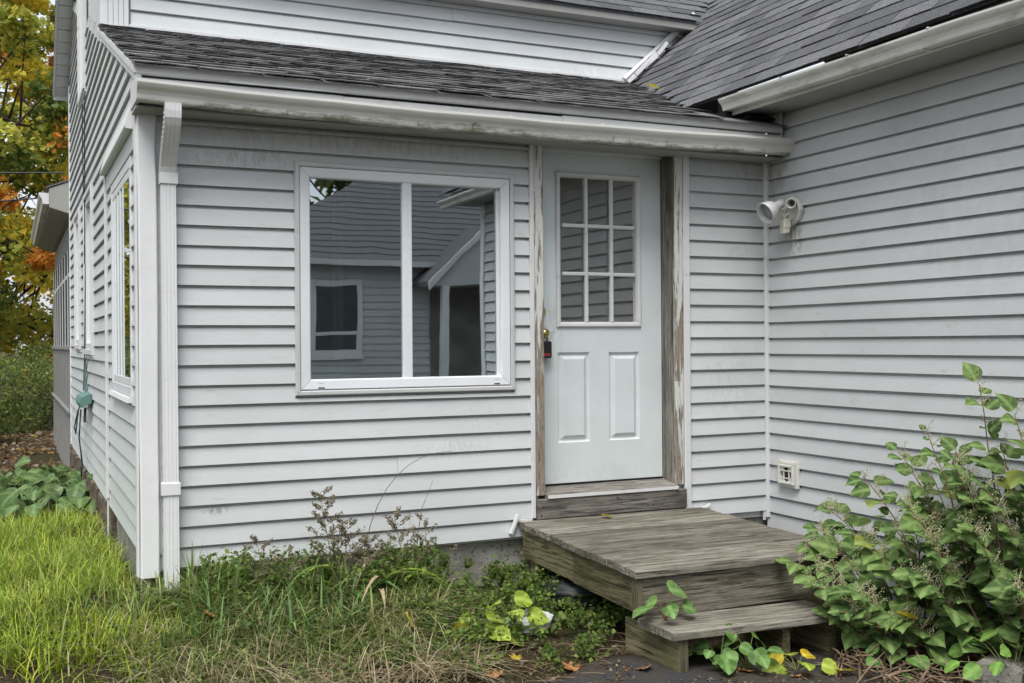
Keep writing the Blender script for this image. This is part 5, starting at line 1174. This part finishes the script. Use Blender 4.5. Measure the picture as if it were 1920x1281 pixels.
# ------------------------------------------------------------------ single weeds in front of the wall
SLM = [leaf_mesh('weed_leaf', 'vine', .045+.01*q, LANCE, .2, .3, .02, q) for q in range(2)]
def weed(label, base, top, n_branch, seed, group='dried weeds under the front window', dens=1.):
    r = random.Random(seed); bx, by = base; B0 = V((bx, by, ground_z(bx, by))); T0 = V(top); g = thing('dried_weed', label, 'weed', B0, group)
    md_ = B0.lerp(T0, .5)+V((r.uniform(-.04, .04), -.02, .02)); m = MB(); m.tube([bez(B0, md_, T0, k/7) for k in range(8)], [.0035*(1-.6*k/7) for k in range(8)], 5); m.obj('stem', 'stem_green', g)
    s_ = MB(); br = MB()
    for k in range(n_branch):
        t = .34+.66*k/max(1, n_branch-1); P = bez(B0, md_, T0, t); a_ = k*2.3; L = .17*(1.25-t)*r.uniform(.7, 1.3); e = P+V((math.cos(a_)*L, math.sin(a_)*L*.6, L*.65)); br.tube([P, P.lerp(e, .5)+V((0, 0, -.008)), e], .0013, 3)
        for q in range(int(34*dens)):
            c_ = P.lerp(e, r.uniform(.25, 1.05))+V((r.uniform(-.012, .012), r.uniform(-.012, .012), r.uniform(-.004, .014))); w_ = r.uniform(.0035, .0075); dv = V((r.uniform(-1, 1), r.uniform(-1, 1), r.uniform(-.2, 1))).normalized()*w_*1.8
            sd_ = dv.cross(V((.3, .8, .2))).normalized()*w_*.6; u2 = dv.cross(sd_).normalized()*w_*.6; s_.add([c_-dv, c_+sd_, c_+u2, c_-sd_, c_-u2, c_+dv], [(0, 1, 2), (0, 2, 3), (0, 3, 4), (0, 4, 1), (5, 2, 1), (5, 3, 2), (5, 4, 3), (5, 1, 4)])
    br.obj('twigs', 'stem_brown', g); o = s_.obj('seed_head', 'seedhead', g); o['kind'] = 'stuff'
    for k in range(int(9*dens)):
        t = .12+.6*k/9; P = bez(B0, md_, T0, t); a_ = k*2.4+1; put(SLM[k % 2], 'leaf', g, basis(P, (math.cos(a_), math.sin(a_), .1), (0, 0, 1), r.uniform(.7, 1.2)))
weed('tallest dried weed spike standing before the siding', (.98, -.32), (.862, -.30, .41), 20, 1, dens=1.2)
weed('short dried weed left of the tallest spike', (.56, -.30), (.525, -.30, .20), 11, 2, dens=.8)
weed('dried weed right behind the tallest spike', (1.02, -.30), (1.0, -.28, .24), 13, 3)
weed('low spreading weed between the two taller weeds', (1.10, -.32), (1.12, -.32, .16), 13, 4)
weed('leafy green weed with dark seed heads under the window centre', (1.32, -.34), (1.265, -.30, .27), 15, 5, dens=1.)
weed('leafy green weed with a forked bare twig', (1.40, -.34), (1.44, -.30, .235), 8, 6, dens=.8)
weed('small weed left of the tallest spike, leaning', (.74, -.34), (.69, -.32, .12), 7, 7, dens=.7)
def twig(label, pts, r0=.003, mat='stem_brown', name='bare_twig'):
    m = MB(); sm = []
    for i in range(len(pts)-1):
        for t in range(4): sm.append(V(pts[i]).lerp(V(pts[i+1]), t/4))
    sm.append(V(pts[-1])); m.tube(sm, [r0*(1-.7*k/len(sm)) for k in range(len(sm))], 5); return tag(m.obj(name, mat), label, 'twig')
ab = [bez((1.06, -.30, -.16), (1.12, -.28, .62), (1.62, -.27, .605), k/10) for k in range(11)]
twig('long arching dry stem leaning over the siding', ab, .0032)
twig('thin forked twig rising beside the green weed', [(1.38, -.3, -.1), (1.40, -.29, .15), (1.43, -.28, .30), (1.50, -.27, .45)], .003)
twig('upright brown twig at the downspout foot', [(.235, -.22, -.16), (.228, -.21, .05), (.226, -.2, .21)], .0032)
twig('side twig beside the downspout, branching right', [(.228, -.21, .02), (.262, -.2, .09), (.27, -.2, .11)], .002)
# strap leaves of a daylily clump
LY = thing('daylily_clump', 'daylily clump with long bent strap leaves under the window', 'plant', (1.12, -.34, ground_z(1.12, -.34)))
for k in range(22):
    a_ = k*2.399; b0 = V((1.12+rs.uniform(-.16, .16), -.36+rs.uniform(-.06, .06), 0)); b0.z = ground_z(b0.x, b0.y); L = rs.uniform(.32, .62); dr_ = V((math.cos(a_), math.sin(a_)*.6-.1, 0)).normalized(); px_ = V((-dr_.y, dr_.x, 0)); mb = MB()
    hh = rs.uniform(.55, .95); wd_ = rs.uniform(.013, .024)
    for i in range(8):
        t = i/7; P = b0+dr_*L*(t**1.5)*.8+V((0, 0, L*hh*(t*1.35-1.05*t**2.6))); w_ = wd_*(1-.92*t**2.2); mb.v += [P-px_*w_+V((0, 0, w_*.5)), P, P+px_*w_+V((0, 0, w_*.5))]
    mb.f = [q for i in range(7) for q in ((i*3, i*3+1, i*3+4, i*3+3), (i*3+1, i*3+2, i*3+5, i*3+4))]; mb.obj('leaf', ('vine', 'lime', 'vine', 'straw')[k % 4], LY, True)

# ------------------------------------------------------------------ fallen leaves one can point at
def maple(name, mat, L):
    mb = MB(); mb.v = [(x*L, y*L, L*(.16*abs(x)+.05*math.sin(x*9+y*7))) for x, y in MAPLE_XY]; mb.v.append((0, .3*L, 0)); c_ = len(mb.v)-1; n_ = len(MAPLE_XY); mb.f = [(i, (i+1) % n_, c_) for i in range(n_)]
    s_ = len(mb.v); mb.v += [(-.012*L, 0, 0), (.012*L, 0, 0), (.05*L, -.5*L, .06*L)]; mb.f.append((s_, s_+1, s_+2)); return mb.mesh(name, mat)
MY, MBR = maple('fallen_leaf', 'yellow_leaf', .085), maple('fallen_leaf', 'brown_leaf', .095)
def fallen(label, P, me, rot, tilt=(0, 0), s_=1., zo=.012):
    P = V(P); o = put(me, 'fallen_leaf', None, Matrix.Translation(P+V((0, 0, zo))) @ Matrix.Rotation(rot, 4, 'Z') @ Matrix.Rotation(tilt[0], 4, 'X') @ Matrix.Rotation(tilt[1], 4, 'Y') @ Matrix.Diagonal((s_, s_, s_, 1))); return tag(o, label, 'leaf', 'fallen leaves')
G = lambda x, y: (x, y, ground_z(x, y))
fallen('yellow fallen leaf on the landing below the door', (2.70, -.14, .134), MY, 1.2, (.1, .1))
fallen('yellow leaf lying on the lean-to roof by the valley', (3.955, 1.28, 3.155), MY, .5, (.3, .2), 1.3, .02)
fallen('orange brown leaf on the driveway below the white debris', G(1.83, -1.31), MBR, .4, (.25, .1), 1.25)
fallen('yellow leaf on the asphalt edge, left of the orange leaf', G(1.135, -1.03), MY, 2., (.2, -.2), 1., .03)
fallen('yellow leaf caught in the weeds below the window', (1.18, -.83, -.2), MY, 1., (1.0, .2), 1.5)
fallen('small yellow leaf caught between the broad leaved weeds', (1.43, -.85, -.24), MY, 2.4, (.8, .3), 1.)
fallen('tan leaf on the asphalt in front of the step', G(2.535, -1.72), MBR, 1.1, (.1, .2), 1.)
fallen('tan leaf against the step foot', G(2.10, -1.47), MBR, 2.8, (.3, .2), 1.)
fallen('brown leaf at the bottom edge of the driveway', G(1.44, -1.26), MBR, .2, (.15, 0), 1.1)
fallen('orange leaf in the tangled grass near the downspout', (.28, -.50, -.12), MBR, .9, (.4, .3), 1.)
fallen('curled orange leaf hanging on the landing front', (2.44, -1.345, -.03), MBR, .9, (1.2, .3), .55)
fallen('yellow leaf lodged among the knotweed stems', (3.26, -1.98, -.13), MY, 1.6, (.5, .2), 1.2)
fallen('yellow leaf on the soil in front of the broad leaved weeds', G(1.62, -1.12), MY, .6, (.2, .1), 1.)
fallen('yellow leaf at the foot of the dead stalks', G(2.98, -1.86), MY, 2.2, (.3, .1), 1.2, .03)
fallen('pale brown leaf right of the step foot on the asphalt', G(2.72, -1.80), MBR, 2., (.1, .15), .9)
# things lying about
TB = thing('black_tub', 'black plastic tub lying in the dark under the landing', 'tub', (2.32, -.42, -.3))
MB().lathe((2.30, -.46, -.30), (0, 0, 1), [(0, 0), (0, .17), (.05, .185), (.10, .19), (.15, .18), (.17, .14), (.165, .0)], 24).obj('body', 'rubber', TB, True)
MB().lathe((2.30, -.46, -.20), (0, 0, 1), [(0, .19), (.012, .20), (.026, .20), (.034, .19)], 24).obj('rim', 'rubber', TB, True)
m = MB(); nn_ = 12
for i in range(nn_):
    for j in range(7):
        a_ = 2*math.pi*i/nn_; q = j/6; r_ = .085*math.sin(math.pi*(.12+.8*q))*(1+.5*noise.noise(V((math.cos(a_)*2, math.sin(a_)*2, q*4)))); m.v.append((1.83+r_*1.5*math.cos(a_), -.80+r_*.9*math.sin(a_), -.31+.13*q+.03*noise.noise(V((a_*2, q*5, 8)))))
m.f = [(i*7+j, ((i+1) % nn_)*7+j, ((i+1) % nn_)*7+j+1, i*7+j+1) for i in range(nn_) for j in range(6)]
tag(m.obj('plastic_scrap', 'plastic_bag'), 'crumpled white plastic scrap among the weeds', 'scrap')
m = MB().box((-.19, -.10, 0), (.19, .10, .12), .012); o = m.obj('concrete_block', 'concrete'); o.location = (3.52, -2.30, ground_z(3.5, -2.3)-.02); o.rotation_euler = (.06, .08, .5); tag(o, 'pale concrete block at the lower right edge', 'block')

# ------------------------------------------------------------------ trees and hedge behind the house
def tree(name, label, base, H, crown, n_leaf, colf, seed, leaf=.12, nlimb=9, trunk_r=.16, group='autumn trees behind the house', ncl=90, shape=16):
    r = random.Random(seed); g = thing(name, label, 'tree', base, group); b = V(base); m = MB(); cx, cy, cz, rx, ry, rz = crown; C_ = V((cx, cy, cz))
    top = V((b.x+r.uniform(-.3, .3), b.y, b.z+H)); m.tube([b.lerp(top, k/6)+V((.08*math.sin(k), .08*math.cos(k*1.7), 0)) for k in range(7)], [trunk_r*(1-.13*k) for k in range(7)], 8)
    cl = []
    for k in range(ncl):
        d = V((r.gauss(0, 1), r.gauss(0, 1), r.gauss(0, 1))).normalized(); q = r.uniform(.25, 1)**.5; cl.append(C_+V((d.x*rx*q, d.y*ry*q, d.z*rz*q)))
    for k in range(nlimb):
        s_ = b.lerp(top, .3+.65*k/nlimb); e = cl[k*3 % ncl]; mid = s_.lerp(e, .5)+V((0, 0, .35)); m.tube([bez(s_, mid, e, t/5) for t in range(6)], [.055*(1-.15*t) for t in range(6)], 6)
        for q in range(3):
            s2 = bez(s_, mid, e, .4+.2*q); e2 = cl[(k*3+q+1) % ncl]; e2 = s2.lerp(e2, min(1, 1.6/max(.1, (e2-s2).length))); m.tube([s2, s2.lerp(e2, .5)+V((0, 0, .12)), e2], [.025, .016, .007], 5)
    m.obj('trunk', 'bark', g, True)
    leafmass('crown', None, None, [tuple(c) for c in cl], np.array([r.uniform(.28, .62) for _ in cl]), n_leaf, leaf, colf, None, .35, None, g, shape, squash=(1, 1, .75))
GRN = np.array([(.32, .39, .07), (.46, .48, .09), (.58, .53, .09)]); YEL = np.array([(.74, .63, .07), (.80, .58, .06), (.62, .58, .08)]); ORG_ = np.array([(.66, .27, .04), (.70, .36, .07), (.56, .24, .05)]); DRK = np.array([(.11, .17, .04), (.16, .22, .05), (.22, .26, .05)])
def mixcol(sets, wts, seed):
    def f(P, ci):
        r = np.random.default_rng(seed); w_ = np.array(wts)/sum(wts); pick = r.choice(len(sets), ci.max()+1, p=w_); out = np.zeros((len(ci), 3)); v = r.integers(0, 3, len(ci))
        for k, s_ in enumerate(sets):
            m_ = pick[ci] == k; out[m_] = s_[v[m_]]
        return out*r.uniform(.75, 1.25, (len(ci), 1))
    return f
tree('maple_tree', 'near maple with olive and yellow leaves behind the porch', (-2.6, 16.5, -.4), 9.0, (-1.0, 16.8, 6.0, 2.6, 2.0, 4.4), 22000, mixcol([GRN, YEL, DRK, ORG_], [6, 5, 1.5, 1.2], 5), 1, .125, 12, .15, ncl=120)
tree('maple_tree', 'orange maple glowing behind the near maple', (-1.6, 23.5, -.4), 11.0, (-.6, 23.5, 5.6, 2.8, 2.0, 5.2), 14000, mixcol([ORG_, YEL, GRN], [3.5, 4, 3], 2), 2, .15, 10, .17, ncl=110)
tree('maple_tree', 'yellow leaved tree low behind the hedge', (.8, 19.5, -.4), 5.0, (-.2, 20., 2.4, 2.6, 1.6, 1.5), 9000, mixcol([YEL, GRN], [5, 4], 3), 3, .11, 8, .10, ncl=80)
tree('maple_tree', 'low golden maple left of the hedge, mirrored in the side window', (-3.4, 19.0, -.4), 5.0, (-3.0, 19.0, 2.3, 2.2, 1.6, 2.1), 8000, mixcol([YEL, GRN, ORG_], [4, 4, 2], 13), 13, .13, 8, .10, ncl=80)
tree('green_tree', 'dark green tree far left of the maples', (-6.0, 19, -.4), 9.0, (-5.4, 19, 5.2, 3.2, 2.6, 3.6), 9000, mixcol([DRK, GRN, ORG_], [5, 3, 1], 4), 4, .16, 8, .2, ncl=90)
def shrub(label, c_, r_, n_, cols, wts, seed):
    g = thing('hedge_shrub', label, 'shrub', (c_[0], c_[1], -.4), 'shrubs behind the house'); r = random.Random(seed); m = MB(); cl = []
    for k in range(26):
        d = V((r.gauss(0, 1), r.gauss(0, 1), r.gauss(0, 1))).normalized(); q = r.uniform(.3, 1); P = V(c_)+V((d.x*r_[0]*q, d.y*r_[1]*q, d.z*r_[2]*q)); P.z = max(P.z, -.2); cl.append(P)
        if k < 12: b = V((c_[0]+r.uniform(-.3, .3), c_[1]+r.uniform(-.2, .2), -.45)); m.tube([b, b.lerp(P, .5)+V((0, 0, .15)), P], [.016, .011, .004], 5)
    m.obj('stem', 'bark', g); leafmass('foliage', None, None, [tuple(p) for p in cl], np.array([r.uniform(.22, .42) for _ in cl]), n_, .062, cols, wts, .3, None, g, 4)
SG = [(.10, .155, .045), (.16, .22, .07), (.24, .29, .10), (.34, .34, .06)]
for k, (x, y, rx, rz, n_, lb) in enumerate([(-1.25, 12.6, .85, 1.0, 6500, 'dark green shrub at the left edge behind the dock plants'), (-.75, 14.6, .9, 1.0, 6500, 'green shrub behind the bare soil path, left of the porch'), (.1, 15.6, 1.0, .9, 6000, 'green shrub nearest the far porch corner'), (-2.6, 11.6, 1.0, 1.2, 5000, 'tall dark shrub farther out along the lawn'), (-1.9, 9.2, .75, .5, 3500, 'low dark shrub beside the dock plants')]):
    shrub(lb, (x, y, .45 if rz > .6 else .05), (rx, .7, rz), int(n_*.8), SG, [3, 4, 3, 2], 60+k)
# tree over the neighbouring house, mirrored in the window
tree('green_tree', 'dark tree mirrored above the neighbouring roof in the window', (4.5, -19.5, -.4), 8.0, (4.6, -19.5, 6.2, 3.8, 2.0, 3.6), 11000, mixcol([DRK, GRN], [4, 1], 7), 9, .2, 7, .2, 'trees mirrored in the window', 60, 4)
# overhead wires beyond the porch
for k, (a_, b_, lb) in enumerate([((-4, 14.5, 4.25), (0.2, 13.0, 4.0), 'upper dark wire crossing before the trees'), ((-4, 14.5, 3.55), (.2, 13.0, 3.62), 'lower dark wire crossing before the trees')]):
    m = MB(); m.tube([V(a_).lerp(V(b_), t/8)-V((0, 0, .10*math.sin(math.pi*t/8))) for t in range(9)], .012, 5); tag(m.obj('overhead_wire', 'cable'), lb, 'wire', 'overhead wires')

# unseen trees added behind the viewer to block low sky light: one mass
TC = []; TR = []
for k in range(150):
    a_ = math.radians(rs.uniform(150, 385)); d_ = rs.uniform(17, 23); x, y = 1+d_*math.cos(a_), -6+d_*math.sin(a_)*.95
    if y > -2 and x > 0: continue
    TC.append((x, y, rs.uniform(.5, 10.5))); TR.append(rs.uniform(1.2, 2.2))
leafmass('sky_blocker_trees', 'unseen trees added to block low sky light', 'wood', TC, TR, 9000, .52, [(.05, .08, .02), (.08, .11, .03), (.16, .13, .03)], [4, 3, 1], .4)
